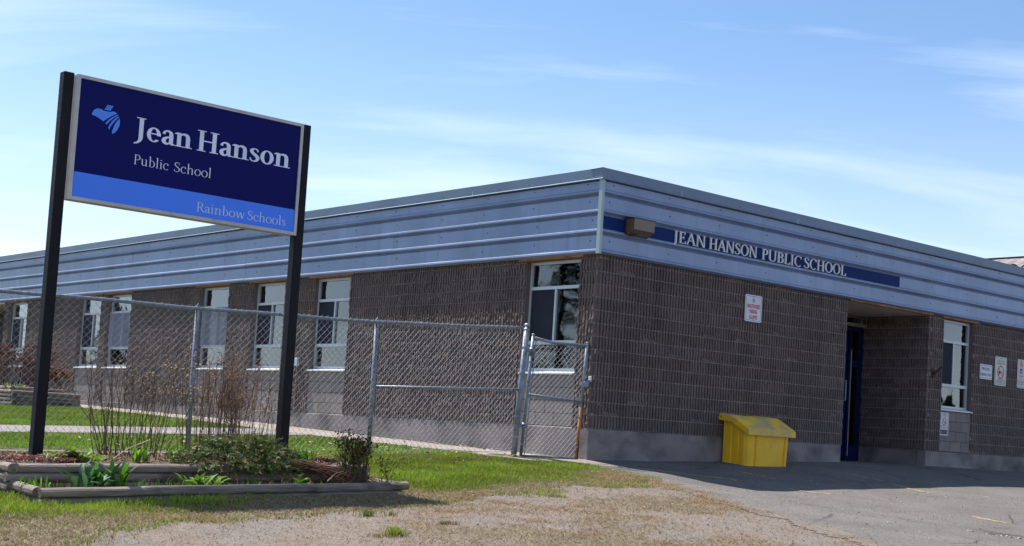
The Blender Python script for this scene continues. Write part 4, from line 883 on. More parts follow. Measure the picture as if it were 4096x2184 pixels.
obj('bottom_wire', MB().tube([(x,-0.014,low_z(x)+0.05+0.01*math.sin(x*4)) for x in np.linspace(-14,-1.5,60)], 0.0035, 4), M_wire, fence)
kn = MB(); x = -13.98
while x < -1.55:                                      # loose wire ties wrapping the top rail
    z = rail_z(x)
    if rnd.random() < 0.14: kn.tube([(x,0.012+0.03*math.cos(t),z+0.03*math.sin(t)) for t in np.linspace(0, 6.28, 8)], 0.003, 3, False)
    x += 0.12
obj('rail_ties', kn, M_wire, fence)
gate = thing('chain_link_gate', 'leaning chain link gate with rusty latch post at the building corner', 'gate', (-0.78, 0.0, -0.5))
gx_ = lambda xb, z: xb+LEAN*(z+0.48)
def gp(xb, z0, z1, r, m, nm='post', par=gate): return obj(nm, MB().tube([(gx_(xb,z0),0,z0),(gx_(xb,z1),0,z1)], r, 10), m, par, smooth=True)
XL, XR = -1.342, -0.235
g1 = gp(XL, -0.47, 1.30, 0.024, M_galv); g2 = gp(XR, 0.30, 1.275, 0.024, M_galv); g3 = gp(XR, -0.50, 0.299, 0.024, M_rust, 'rusty_post')
for xb, zz, pp in ((XL, 1.30, g1), (XR, 1.275, g2)): obj('post_cap', MB().tube([(gx_(xb,zz),0,zz-0.01),(gx_(xb,zz),0,zz+0.012),(gx_(xb,zz),0,zz+0.022)], [0.028,0.027,0.008], 10), M_galv, pp, smooth=True)
obj('top_rail', MB().tube([(gx_(XL,1.255),0,1.262),(gx_(XL,1.24)+0.4,0,1.222),(gx_(XR,1.235),0,1.238)], 0.022, 10), M_galv, gate, smooth=True)
obj('mid_rail', MB().tube([(gx_(XL,0.4),0,0.425),(gx_(XR,0.4),0,0.385)], 0.018, 8), M_galv, gate, smooth=True)
obj('bottom_rail', MB().tube([(gx_(XL,-0.45),0,-0.462),(gx_(XR,-0.46),0,-0.475)], 0.018, 8), M_galv, gate, smooth=True)
cl_ = chainlink(XL+0.03, XR-0.02, lambda x: -0.465, lambda x: 1.25, -0.01, 0.09, 0.0028); cl_.v = [(x+LEAN*(z+0.48), y, z) for x, y, z in cl_.v]
obj('chain_link', cl_, M_wire, gate)
obj('tension_bar', MB().tube([(gx_(XL+0.055,-0.45),-0.012,-0.45),(gx_(XL+0.055,1.24),-0.012,1.24)], 0.007, 5), M_galv, gate)
for zq in (1.06, -0.04):
    h = obj('hinge', MB().tube([(ex(zq),-0.05,zq),(gx_(XL,zq),-0.045,zq)], 0.02, 8).tube([(gx_(XL,zq-0.04),-0.0,zq-0.05),(gx_(XL,zq+0.04),-0.0,zq+0.05)], 0.034, 10), M_galv, gate, smooth=True)
    obj('hinge_bolt', MB().tube([(ex(zq)+0.03,-0.09,zq+0.015),(gx_(XL,zq)-0.02,-0.05,zq+0.015)], 0.009, 6), M_rustd, h)
for zq in (0.9, 0.62, 0.15, -0.3): obj('tension_band', MB().tube([(gx_(XL,zq),0,zq-0.01),(gx_(XL,zq),0,zq+0.01)], 0.029, 10), M_galv, gate); obj('tension_band', MB().tube([(gx_(XR,zq),0,zq-0.01),(gx_(XR,zq),0,zq+0.01)], 0.029, 10), M_galv, gate)
obj('latch', MB().bbox(gx_(XR,0.7)-0.02, -0.05, 0.60, gx_(XR,0.7)+0.06, 0.03, 0.70, 0.01).bbox(gx_(XR,0.7)+0.02, -0.06, 0.69, gx_(XR,0.7)+0.10, -0.03, 0.72, 0.005), M_galv, gate)
wlt = obj('latch_plate', MB().bbox(-0.05, -0.03, 0.70, -0.031, 0.03, 0.78, 0.003), M_sill, gate)
obj('drop_rod', MB().tube([(gx_(XR,-0.5),-0.03,-0.50),(gx_(XR,-0.2),-0.03,-0.2)], 0.008, 6), M_rustd, gate)

# ------------------------------------------------------------------ timber planters
def timber(parent, p0, p1, h=0.08, wd=0.10, name='timber'):
    """rounded landscape timber from p0 to p1 (centres of the bottom)"""
    p0 = np.array(p0, float); p1 = np.array(p1, float); d = p1-p0; L = np.linalg.norm(d); d /= L; sdv = np.cross([0, 0, 1], d); sdv /= np.linalg.norm(sdv); up = np.cross(d, sdv)
    pr = [(-wd/2,0.30*h),(-wd/2+0.006,0.12*h),(-wd/2+0.022,0.0),(wd/2-0.022,0.0),(wd/2-0.006,0.12*h),(wd/2,0.30*h),(wd/2,0.66*h),(wd/2-0.011,0.85*h),(wd/2-0.034,h),(-wd/2+0.034,h),(-wd/2+0.011,0.85*h),(-wd/2,0.66*h)]
    n = len(pr); st = max(2, int(L/0.3)); vs = []
    for i in range(st+1):
        q = p0+d*L*i/st; jx, jz = rnd.uniform(-.003,.003), rnd.uniform(-.003,.003)
        vs += [q+sdv*(a+jx)+up*(b+jz) for a, b in pr]
    mb = MB(); mb.add(vs, [(i*n+k, (i+1)*n+k, (i+1)*n+(k+1) % n, i*n+(k+1) % n)[::-1] for i in range(st) for k in range(n)]+[tuple(range(n)), tuple(range((st+1)*n-1, st*n-1, -1))])
    o = obj(name, mb, M_timber, parent)
    for q, sg_ in ((p0, -1), (p1, 1)):
        vs2 = [q+d*sg_*0.002+sdv*(a*0.97)+up*(b*0.97+0.001) for a, b in pr]; obj('end_grain', MB().add(vs2, [tuple(range(n)) if sg_ < 0 else tuple(range(n-1, -1, -1))]), M_tend, o)
    return o
pl = thing('timber_planter', 'two tiered weathered timber planter bed below the school sign', 'planter', (-8.1, -3.0, -0.95))
xa, xb = -10.10, -6.38; uz = lambda x: float(I(x, [xa, xb], [-0.664, -0.572])); lz = lambda x: float(I(x, [-10.05, -6.22], [-0.838, -0.700]))
yf, yb = -3.30, -1.35
for k in range(4):                                   # upper tier, four courses (the lowest mostly buried)
    dz = -0.082*(k+1); e0 = 0.05 if k % 2 == 0 else -0.01
    timber(pl, (xa+0.1*(k % 2 == 0)-0.0, yf+0.05, uz(xa)+dz), (-7.6 if k == 1 else xb, yf+0.05, uz(-7.6 if k == 1 else xb)+dz))
    if k == 1: timber(pl, (-7.595, yf+0.05, uz(-7.595)+dz), (xb, yf+0.05, uz(xb)+dz))
    timber(pl, (xa+0.05, yf if k % 2 == 0 else yf+0.1, uz(xa)+dz+0.001), (xa+0.05, yb, uz(xa)+dz+0.03))
    timber(pl, (xb+0.055, yf+0.06, uz(xb)+dz), (xb+0.055, yb, uz(xb)+dz+0.03))
    timber(pl, (xa+0.11, yb, uz(xa)+dz+0.03), (xb+0.0, yb, uz(xb)+dz+0.03))
yl = -3.90
timber(pl, (-10.03, yl+0.05, lz(-10.03)-0.082), (-7.35, yl+0.05, lz(-7.35)-0.082)); timber(pl, (-7.345, yl+0.055, lz(-7.345)-0.086), (-6.22, yl+0.07, lz(-6.22)-0.082))
timber(pl, (-9.94, yl+0.052, lz(-10)-0.165), (-7.0, yl+0.052, lz(-7.0)-0.165)); timber(pl, (-6.995, yl+0.052, lz(-7.0)-0.165), (-6.3, yl+0.06, lz(-6.3)-0.165))
timber(pl, (-10.02, yl+0.105, lz(-10.0)-0.080), (-10.04, yf-0.01, lz(-10.0)-0.055)); timber(pl, (-9.99, yl+0.0, lz(-10.0)-0.164), (-10.02, yf-0.01, lz(-10.0)-0.14)); timber(pl, (-6.28, yl+0.13, lz(-6.3)-0.085), (-6.3, yf, lz(-6.3)-0.07))
def soil_bed(parent, x0, x1, y0, y1, zf, amp=0.03, seed=1, name='soil'):
    nx, ny = int((x1-x0)/0.08)+2, int((y1-y0)/0.08)+2; X, Yg = np.meshgrid(np.linspace(x0, x1, nx), np.linspace(y0, y1, ny))
    Zg = np.vectorize(zf)(X)+amp*(fbm(X, Yg, 4, seed)-0.4)
    idx = np.arange(nx*ny).reshape(ny, nx); mb = MB(); mb.v = [tuple(v) for v in np.stack([X, Yg, Zg], -1).reshape(-1, 3)]
    mb.f = [tuple(int(q) for q in f) for f in np.stack([idx[:-1,:-1], idx[:-1,1:], idx[1:,1:], idx[1:,:-1]], -1).reshape(-1, 4)]
    return obj(name, mb, M_soil, parent, smooth=True)
soil_bed(pl, xa+0.09, xb+0.01, yf+0.09, yb-0.03, lambda x: uz(x)-0.012, 0.05, 3); soil_bed(pl, -9.99, -6.25, yl+0.09, yf+0.01, lambda x: lz(x)-0.06, 0.03, 5)
fp = thing('log_planter', 'tall grey timber planter against the school beyond the fence', 'planter', (-2.5, 17.0, -0.2))
fz = tz(-3.0, 14.6)
for k in range(6):
    z = fz-0.06+0.082*k; off = 0.06 if k % 2 else -0.04
    x_r = -1.75+(-0.28 if k == 5 else 0)
    yo = 0.28 if k == 5 else 0.0
    timber(fp, (-3.25+off+(0.05 if k == 5 else 0), 14.45+yo, z), (x_r, 14.5+yo, z)); timber(fp, (-3.25+(0.06 if k == 5 else 0), 14.5-off+yo, z+0.002), (-3.22, 20.0, z+0.03)); timber(fp, (x_r-0.05, 14.57+yo, z+0.002), (x_r-0.05, 20.0, z+0.03))
soil_bed(fp, -3.2, -1.85, 14.6, 20.0, lambda x: fz+0.36, 0.04, 8)

# ------------------------------------------------------------------ plants
def fan_leaf(V, F, Cc, base, az, L, wd, bend, col, tilt=0.25, seg=5, fold=0.25):
    """pointed arching leaf"""
    b = len(V); d = np.array([math.cos(az), math.sin(az), 0]); s = np.array([-d[1], d[0], 0]); ang = math.pi/2-tilt; p = np.array(base, float)
    for i in range(seg+1):
        t = i/seg; wv = wd*math.sin(math.pi*min(1, 0.12+0.88*t))**0.8*(1 if t < 1 else 0.02)
        up = np.array([0, 0, 1.0])
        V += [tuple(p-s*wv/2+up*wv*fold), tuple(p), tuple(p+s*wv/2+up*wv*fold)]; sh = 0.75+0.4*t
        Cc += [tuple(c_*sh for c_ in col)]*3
        ang2 = ang-bend*t; p = p+(d*math.cos(ang2)+up*math.sin(ang2))*L/seg
    for i in range(seg):
        q = b+3*i; F += [(q, q+1, q+4, q+3), (q+1, q+2, q+5, q+4)]
def plant_obj(name, V, F, Cc, m, parent=None, **kw):
    V = np.array(V); c_ = (V.min(0)+V.max(0))/2; c_[2] = V[:, 2].min()
    k = max(len(f) for f in F); F = [tuple(f)+(f[-1],)*(k-len(f)) for f in F] if k == 4 and any(len(f) != 4 for f in F) else F
    me = raw_mesh(name, V-c_, np.array(F), m, np.array(Cc)); o = bpy.data.objects.new(name, me); link(o, parent, Matrix.Translation(c_)); tag(o, **{{'label':'label','cat':'cat','group':'group','kind':'kind'}[k_]: v for k_, v in kw.items()}); return o
def tube_c(V, F, Cc, path, r0, r1, col, n=3):
    mb = MB(); m_ = len(path); mb.tube(path, [r0+(r1-r0)*i/(m_-1) for i in range(m_)], n, False); b = len(V); V += mb.v; F += [tuple(i+b for i in f) for f in mb.f]
    Cc += [tuple(col)]*len(mb.v)
def stalks(label, cx, cy, zf, n, spread, H, lean, cols, headcol, heads, group, head_r=0.012, rx=0.3, ry=0.2, branch=2, seed=1, fluff=0):
    r = random.Random(seed); V = []; F = []; Cc = []; HV = []; HF = []; HC = []
    t_ = thing('dry_perennial', label, 'plant', (cx, cy, zf(cx)-0.02), group=group)
    def head(p, s):
        b = len(HV); q = [np.array(p)+np.array([r.gauss(0,1), r.gauss(0,1), r.gauss(0,1)])*s for _ in range(4)]
        HV.extend([tuple(v) for v in q]); HF.extend([(b,b+1,b+2), (b,b+2,b+3), (b,b+3,b+1), (b+1,b+3,b+2)]); k = r.uniform(0.6, 1.3); HC.extend([tuple(c_*k for c_ in headcol)]*4)
    for i in range(n):
        a = r.random()*6.28; q = math.sqrt(r.random()); bx, by = cx+rx*q*math.cos(a), cy+ry*q*math.sin(a); h = H*r.uniform(0.55, 1.08)
        dx, dy = lean[0]+r.gauss(0, spread)+0.35*(bx-cx), lean[1]+r.gauss(0, spread)+0.35*(by-cy)
        kx, ky = r.gauss(0, 0.03), r.gauss(0, 0.03); pts = []
        for s in range(5):
            t = s/4; pts.append((bx+dx*h*t+kx*math.sin(t*5), by+dy*h*t+ky*math.sin(t*4), zf(bx)-0.02+h*t*(1-0.06*t)))
        col = r.choice(cols); k = r.uniform(0.7, 1.2); tube_c(V, F, Cc, pts, r.uniform(0.004, 0.0058), 0.0026, [c_*k for c_ in col])
        for b_ in range(branch):
            t = r.uniform(0.6, 0.95); j = int(t*4); P = np.array(pts[j])+(np.array(pts[min(j+1,4)])-np.array(pts[j]))*(t*4-j)
            a2 = r.random()*6.28; l2 = r.uniform(0.05, 0.16); Q = P+np.array([math.cos(a2)*l2*0.7, math.sin(a2)*l2*0.7, l2]); tube_c(V, F, Cc, [P, (P+Q)/2+np.array([0,0,-0.01]), Q], 0.0026, 0.0016, [c_*k for c_ in col])
            for _ in range(heads): head(Q+np.array([r.gauss(0,.018), r.gauss(0,.018), r.gauss(0,.014)]), head_r)
        for _ in range(heads): head(np.array(pts[-1])+np.array([r.gauss(0,.022), r.gauss(0,.022), r.gauss(0,.016)]), head_r)
        for _ in range(fluff):
            t = r.uniform(0.45, 1.0); j = min(3, int(t*4)); P = np.array(pts[j])+(np.array(pts[j+1])-np.array(pts[j]))*(t*4-j); a2 = r.random()*6.28; l2 = r.uniform(0.04, 0.13)
            tube_c(V, F, Cc, [P, P+np.array([math.cos(a2)*l2, math.sin(a2)*l2, l2*r.uniform(0, 1)])], 0.002, 0.0014, [c_*k for c_ in headcol])
    plant_obj('stems', V, F, Cc, M_dry, t_, kind='stuff')
    if HV: plant_obj('seed_heads', HV, HF, HC, M_dry, t_, kind='stuff')
    return t_
uzz = lambda x: uz(x)
tan = [(0.15,0.09,0.065),(0.21,0.14,0.095),(0.10,0.06,0.045),(0.25,0.18,0.12),(0.12,0.095,0.045)]
P = at_y(510, 1810, -2.15); stalks('tall tan dry stalk clump fanning out between the sign posts on the left', P[0], -2.2, uzz, 58, 0.13, 1.10, (0.0, 0.0), tan, (0.33,0.235,0.14), 2, 'dry stalk clumps in the planter', 0.0075, 0.38, 0.2, 2, 11)
P = at_y(900, 1800, -2.2); stalks('dense reddish brown dry stalk clump beside the right sign post', P[0]-0.02, -2.2, uzz, 62, 0.05, 1.14, (0.0, 0.0), [(0.19,0.115,0.085),(0.13,0.08,0.06),(0.24,0.155,0.11)], (0.27,0.165,0.11), 2, 'dry stalk clumps in the planter', 0.007, 0.28, 0.2, 4, 12, fluff=8)
P = at_y(820, 1800, -2.25); stalks('thin dry stalk clump in front of the fence post', P[0], -2.0, uzz, 16, 0.08, 1.12, (-0.10, 0.0), tan, (0.34,0.24,0.14), 3, 'dry stalk clumps in the planter', 0.009, 0.16, 0.15, 3, 13)
P = at_y(1060, 1800, -2.2); stalks('sparse dry stalks right against the right sign post', P[0], -2.05, uzz, 14, 0.06, 0.98, (0.02, 0.0), tan, (0.34,0.22,0.13), 2, 'dry stalk clumps in the planter', 0.008, 0.2, 0.15, 3, 14)
P = at_y(1420, 1930, -3.6)
stalks('dark withered bushy plant at the right end of the planter', P[0]-0.02, -3.62, lambda x: lz(x)-0.03, 64, 0.10, 0.50, (-0.02, 0.05), [(0.09,0.058,0.042),(0.14,0.095,0.05),(0.12,0.13,0.035),(0.07,0.045,0.035)], (0.05,0.03,0.026), 2, None, 0.009, 0.14, 0.10, 2, 15, fluff=4)
stalks('small dark dead sprig at the planter end in the grass', P[0]+0.33, -3.66, lambda x: lz(x)-0.03, 9, 0.25, 0.24, (0.15, 0.0), [(0.07,0.045,0.035)], (0.05,0.03,0.025), 2, None, 0.010, 0.06, 0.05, 1, 16)
# fallen reddish twig bundle in the lower tier
V = []; F = []; Cc = []
for i in range(110):
    a = rnd.uniform(-0.15, 0.15); x0 = -7.55+rnd.uniform(-.1, .1); L = rnd.uniform(0.5, 0.95); p0 = np.array([x0+0.25, -3.36+rnd.uniform(-.06,.06), uz(x0)+0.02+rnd.uniform(-.03,.05)])
    p1 = p0+np.array([L*math.cos(a), -0.28+rnd.uniform(-.1,.1), -0.19+rnd.uniform(-.04,.05)]); tube_c(V, F, Cc, [p0, (p0+p1)/2+np.array([0, 0, rnd.uniform(0,.05)]), p1], 0.003, 0.0018, [c_*rnd.uniform(.6,1.2) for c_ in (0.15,0.085,0.06)])
plant_obj('twig_bundle', V, F, Cc, M_dry, label='fallen bundle of reddish brown twigs across the planter front', cat='twigs')
# pale broken stalks lying in the bed
for i, (pa, pb, yv, lab) in enumerate((((600,1760),(430,1850),-2.75,'pale straight dead stalk leaning over the left bed'), ((1100,1845),(1185,1925),-3.38,'bent pale dead stalk hanging over the upper timber'), ((1225,1845),(1335,1822),-2.6,'long pale stalk lying by the right sign post'), ((1310,1925),(1375,1885),-3.75,'curved pale stalk at the lower timber'), ((200,1815),(180,1845),-2.9,'short pale stalk at the left post base'))):
    A = at_y(*pa, yv); B = at_y(*pb, yv-0.12); V = []; F = []; Cc = []
    tube_c(V, F, Cc, [A, (A+B)/2+np.array([0,0,0.03]), B], 0.006, 0.004, (0.42,0.33,0.22), 5); tube_c(V, F, Cc, [(A+B)/2, (A+B)/2+np.array([0.1,-.05,0.05])], 0.003, 0.002, (0.40,0.31,0.20), 3)
    plant_obj('dead_stalk', V, F, Cc, M_dry, label=lab, cat='stalk', group='broken stalks in the planter')
# broad leaf clumps
def leafy(name, label, cx, cy, z, n, L, wd, cols, spread, bend=1.0, tilt=(0.1, 0.8), seed=1, group='leafy plants in the planter', cat='plant', rot_y=0.6):
    r = random.Random(seed); V = []; F = []; Cc = []
    for i in range(n):
        a = r.random()*6.28; q = spread*math.sqrt(r.random()); k = r.uniform(0.7, 1.25)
        fan_leaf(V, F, Cc, (cx+q*math.cos(a), cy+rot_y*q*math.sin(a), z-0.01), r.random()*6.28, L*r.uniform(0.6, 1.15), wd*r.uniform(0.7, 1.2), bend*r.uniform(0.4, 1.3), [c_*k for c_ in r.choice(cols)], r.uniform(*tilt))
    return plant_obj(name, V, F, Cc, M_leaf, label=label, cat=cat, group=group)
GR = [(0.11,0.25,0.014),(0.17,0.32,0.018),(0.07,0.17,0.015)]
P = at_y(320, 1830, -2.85); leafy('leafy_plant', 'broad leaved light green clump right of the left sign post', P[0], -2.85, uz(P[0]), 62, 0.17, 0.055, GR+[(0.16,0.07,0.03),(0.20,0.26,0.05)], 0.27, 1.4, (0.2, 1.1), 21)
P = at_y(560, 1830, -3.0); leafy('leafy_plant', 'small upright green shoots under the tall left stalks', P[0], -3.0, uz(P[0]), 12, 0.22, 0.04, GR, 0.08, 0.7, (0.0, 0.5), 22)
P = at_y(725, 1835, -2.9); leafy('leafy_plant', 'upright green leaf clump left of the juniper', P[0], -2.9, uz(P[0]), 26, 0.20, 0.045, GR, 0.16, 0.6, (0.0, 0.45), 23)
P = at_y(380, 1930, -3.6); leafy('leafy_plant', 'big strappy green leaf clump in the lower tier', P[0], -3.6, lz(P[0])-0.03, 30, 0.27, 0.055, [(0.05,0.16,0.03),(0.08,0.20,0.02),(0.05,0.12,0.05)], 0.21, 1.0, (0.1, 0.8), 24)
P = at_y(475, 1925, -3.55); leafy('leafy_plant', 'tall green tulip leaves at the right of the strappy clump', P[0], -3.55, lz(P[0])-0.03, 13, 0.26, 0.05, [(0.07,0.18,0.02),(0.10,0.24,0.015)], 0.08, 0.7, (0.0, 0.5), 25)
P = at_y(800, 1920, -3.6); leafy('leafy_plant', 'low green leaves in the lower tier before the juniper', P[0], -3.6, lz(P[0])-0.03, 26, 0.17, 0.05, GR, 0.20, 1.0, (0.1, 0.8), 26)
P = at_y(1195, 1925, -3.65); leafy('leafy_plant', 'single green rosette near the fallen twigs', P[0], -3.65, lz(P[0])-0.03, 12, 0.15, 0.06, GR, 0.06, 1.2, (0.3, 1.1), 27)
P = at_y(1215, 1850, -2.9); leafy('leafy_plant', 'narrow upright green blades right of the right sign post', P[0], -2.9, uz(P[0]), 20, 0.17, 0.025, [(0.06,0.17,0.02)], 0.13, 0.4, (0.0, 0.4), 28)
P = at_y(120, 1935, -3.6); leafy('leafy_plant', 'grassy tuft at the left corner of the lower tier', P[0]+0.05, -3.55, lz(P[0])-0.03, 22, 0.14, 0.014, GR, 0.14, 0.6, (0.0, 0.6), 29)
# red stonecrop mats
def sedum(label, cx, cy, z, rx, ry, n, seed):
    r = random.Random(seed); V = []; F = []; Cc = []
    for i in range(n):
        a = r.random()*6.28; q = math.sqrt(r.random()); fan_leaf(V, F, Cc, (cx+rx*q*math.cos(a), cy+ry*q*math.sin(a), z-0.01+r.uniform(0,.03)), r.random()*6.28, r.uniform(.025,.05), 0.02, 1.0, [c_*r.uniform(.5,1.3) for c_ in (0.175,0.065,0.058)], r.uniform(0.1, 1.0), 2)
    plant_obj('stonecrop', V, F, Cc, M_leaf, label=label, cat='plant', group='red stonecrop mats')
P = at_y(140, 1840, -3.0); sedum('red stonecrop mat around the left sign post base', P[0]+0.02, -2.95, uz(P[0])+0.005, 0.42, 0.2, 460, 31)
P = at_y(1305, 1848, -2.95); sedum('small red stonecrop mat near the planter right end', P[0]-0.05, -2.95, uz(P[0])+0.01, 0.16, 0.12, 190, 32)
# spreading juniper draped over the timbers
r = random.Random(5); V = []; F = []; Cc = []; P = at_y(960, 1850, -3.15)
jn = thing('juniper_bush', 'low spreading dark green juniper draped over the planter timbers', 'bush', (P[0], -3.1, uz(P[0])-0.02))
for i in range(900):
    a = r.random()*6.28; q = math.sqrt(r.random()); ax_ = P[0]+0.02+0.66*q*math.cos(a); ay = -3.14+0.36*q*math.sin(a); hz = uz(ax_)+0.25*(1-q*q)*r.uniform(0.5, 1.1)-(0.12 if ay < -3.3 else 0)*r.random()
    d = np.array([math.cos(a)+r.gauss(0,.5), math.sin(a)+r.gauss(0,.5)-0.15, r.uniform(-.1,.6)]); d /= np.linalg.norm(d); L = r.uniform(.08,.17); B0 = np.array([ax_, ay, hz]); k0 = r.uniform(.55,1.25)
    base = (0.080,0.115,0.030) if r.random() < .66 else ((0.055,0.095,0.045) if r.random() < .5 else (0.19,0.155,0.065))
    for s in range(11):
        t = s/10; p = B0+d*L*t+np.array([0,0,-0.03*t*t]); e = np.array([r.gauss(0,1), r.gauss(0,1), r.gauss(0,.8)]); e = e-d*(e@d); e /= np.linalg.norm(e)+1e-9; l = r.uniform(.018,.04); sd_ = np.cross(e, d)*0.008; b = len(V)
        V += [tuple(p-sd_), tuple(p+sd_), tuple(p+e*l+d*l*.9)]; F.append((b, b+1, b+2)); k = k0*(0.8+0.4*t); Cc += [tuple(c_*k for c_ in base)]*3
plant_obj('foliage', V, F, Cc, M_leaf, jn, kind='stuff')
V = []; F = []; Cc = []
for i in range(18):
    a = r.random()*6.28; tube_c(V, F, Cc, [(P[0],-3.05,uz(P[0])-0.02), (P[0]+.25*math.cos(a),-3.08+.12*math.sin(a),uz(P[0])+.08), (P[0]+.5*math.cos(a),-3.1+.26*math.sin(a),uz(P[0])+.05)], 0.008, 0.004, (0.10,0.065,0.045), 4)
plant_obj('branches', V, F, Cc, M_dry, jn)
# shrubs in the far planter
stalks('dark red bare twiggy shrub in the far timber planter', -2.55, 16.0, lambda x: fz+0.36, 170, 0.16, 1.05, (0, 0), [(0.085,0.035,0.035),(0.06,0.03,0.03),(0.12,0.05,0.04)], (0.14,0.06,0.045), 1, None, 0.02, 0.5, 0.8, 3, 41, fluff=6)
stalks('orange brown leafy dry shrub at the right of the far planter', -2.0, 15.3, lambda x: fz+0.36, 34, 0.2, 0.55, (0, 0), [(0.14,0.075,0.04)], (0.22,0.095,0.045), 4, None, 0.020, 0.2, 0.35, 3, 42)
leafy('leafy_plant', 'yellow green low plant at the left of the far planter', -3.0, 15.0, fz+0.37, 60, 0.16, 0.05, [(0.16,0.22,0.02),(0.10,0.18,0.02)], 0.26, 1.0, (0.1, 1.0), 43)

# ------------------------------------------------------------------ grass, straw, gravel, litter
def blades(name, xs, ys, zoff, h, wd, col, label, cat, m=M_grass, flat=0.0):
    n = len(xs); z = ter(xs, ys)+zoff; a = rng.uniform(0, 2*np.pi, n); b = rng.uniform(0, 2*np.pi, n); lean = rng.uniform(0.15, 0.9, n)*h+flat*h*2
    hh = h*(1-0.75*flat)
    p = np.stack([xs, ys, z], -1); s = np.stack([np.cos(a), np.sin(a), 0*a], -1)*(wd/2)[:, None]
    mid = p+np.stack([np.cos(b)*lean*0.35, np.sin(b)*lean*0.35, hh*0.6], -1); tip = p+np.stack([np.cos(b)*lean, np.sin(b)*lean, hh], -1)
    V = np.stack([p-s, p+s, mid+s*0.7, mid-s*0.7, tip], 1).reshape(-1, 3); i = np.arange(n)*5
    F = np.concatenate([np.stack([i, i+1, i+2], -1), np.stack([i, i+2, i+3], -1), np.stack([i+3, i+2, i+4], -1)])
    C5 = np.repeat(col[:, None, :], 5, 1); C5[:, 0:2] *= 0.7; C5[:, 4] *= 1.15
    me = raw_mesh(name, V, F, m, C5.reshape(-1, 3)); o = bpy.data.objects.new(name, me); link(o, None, Matrix.Identity(4)); tag(o, label, cat, None, 'stuff'); return o
def in_bed(x, y):
    return ((x > xa-0.02) & (x < xb+0.12) & (y > yf-0.01) & (y < yb+0.06)) | ((x > -10.09) & (x < -6.2) & (y > yl-0.01) & (y < yf+0.02))
def blocked(x, y):
    return in_bed(x, y) | ((x > -1.93) & (y > 0.3)) | ((x > -1.9) & (y > -0.65) & (x < 0.1)) | ((y > 4.70) & (y < 6.52)) | ((x > -3.34) & (y > 14.35) & (y < 20.2)) | (x > 0.0) & (y > -0.05)
def scatter(n, x0, x1, y0, y1): return rng.uniform(x0, x1, n), rng.uniform(y0, y1, n)
def var(base, n, v=0.25): return np.array(base)[None, :]*(1+rng.uniform(-v, v, (n, 1)))*(1+rng.uniform(-0.08, 0.08, (n, 3)))
# lawn in front of and beside the fence
x, y = scatter(330000, -13.2, 0.2, -7.0, 0.6); g, d, a_ = zones(x, y); k = (rng.random(len(x)) < g*(1-0.55*d)) & ~blocked(x, y); x, y, d = x[k], y[k], d[k]; n = len(x)
lush = sst((fbm(x, y, 1.3, 61)-0.42)/0.25)
isdry = rng.random(n) < (0.10+0.70*d)
c_ = np.where(isdry[:, None], var((0.30,0.232,0.115), n), var((0.200,0.310,0.018), n)*(0.75+0.45*lush[:, None]))
c_ = np.where((~isdry & (rng.random(n) < 0.25))[:, None], var((0.28,0.30,0.045), n), c_)
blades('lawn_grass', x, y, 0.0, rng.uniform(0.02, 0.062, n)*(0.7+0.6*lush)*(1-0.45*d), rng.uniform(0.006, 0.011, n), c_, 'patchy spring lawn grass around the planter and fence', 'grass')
# yard behind the fence
x, y = scatter(210000, -14.5, -1.9, 0.3, 19.5); g, d, a_ = zones(x, y); k = ~blocked(x, y); x, y, d = x[k], y[k], d[k]; n = len(x); isdry = rng.random(n) < (0.06+0.9*d)
lush = sst((fbm(x, y, 0.8, 71)-0.4)/0.3)
c_ = np.where(isdry[:, None], var((0.34,0.27,0.12), n), var((0.200,0.320,0.018), n)*(0.8+0.35*lush[:, None]))
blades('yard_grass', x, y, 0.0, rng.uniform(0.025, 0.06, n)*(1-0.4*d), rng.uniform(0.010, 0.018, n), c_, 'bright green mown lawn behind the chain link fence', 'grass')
# straw lying on the bare ground
x, y = scatter(330000, -12.5, 1.0, -9.4, -0.5); g, d, a_ = zones(x, y); k = (rng.random(len(x)) < d*0.8*(1-a_)+0.07*(1-g)*(1-a_)) & ~blocked(x, y); x, y = x[k], y[k]; n = len(x)
tone = np.where(fbm(x, y, 1.4, 81)[:, None] > 0.55, np.array([[1.05, 0.88, 0.78]]), np.array([[1, 1, 1]]))
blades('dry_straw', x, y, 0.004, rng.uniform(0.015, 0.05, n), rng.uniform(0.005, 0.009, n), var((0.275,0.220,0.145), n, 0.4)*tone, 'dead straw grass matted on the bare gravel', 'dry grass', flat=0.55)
# green and yellow tufts on the gravel, each a small plant
for i, (px, py, n, h, col_) in enumerate(((1580,2145,150,0.085,(0.26,0.30,0.04)), (1470,2065,60,0.08,(0.15,0.19,0.04)), (1570,2063,36,0.05,(0.16,0.18,0.05)), (1510,2148,60,0.035,(0.30,0.26,0.10)), (1790,2098,80,0.04,(0.20,0.17,0.06)))):
    dv = ray(px, py); t = 8.0
    while (CAM+dv*t)[2] > tz(*(CAM+dv*t)[:2]): t += 0.01
    P = CAM+dv*t; q = rng.normal(0, 0.042, (n, 2)); bx = P[0]+q[:, 0]; by = P[1]+q[:, 1]*0.7
    o = blades('grass_tuft', bx, by, 0.0, np.full(n, h)*rng.uniform(.6, 1.1, n), rng.uniform(0.005, 0.009, n), var(col_, n), ('bright yellow green grass tuft alone on the gravel', 'thin upright green tuft near the sign shadow', 'small green tuft right of the thin one', 'flat yellowed tuft left of the bright one', 'brown green low tuft right of the bright one', 'faint green low tuft farther right on the gravel')[i], 'grass'); del o['kind']; o['group'] = 'grass tufts on the gravel'
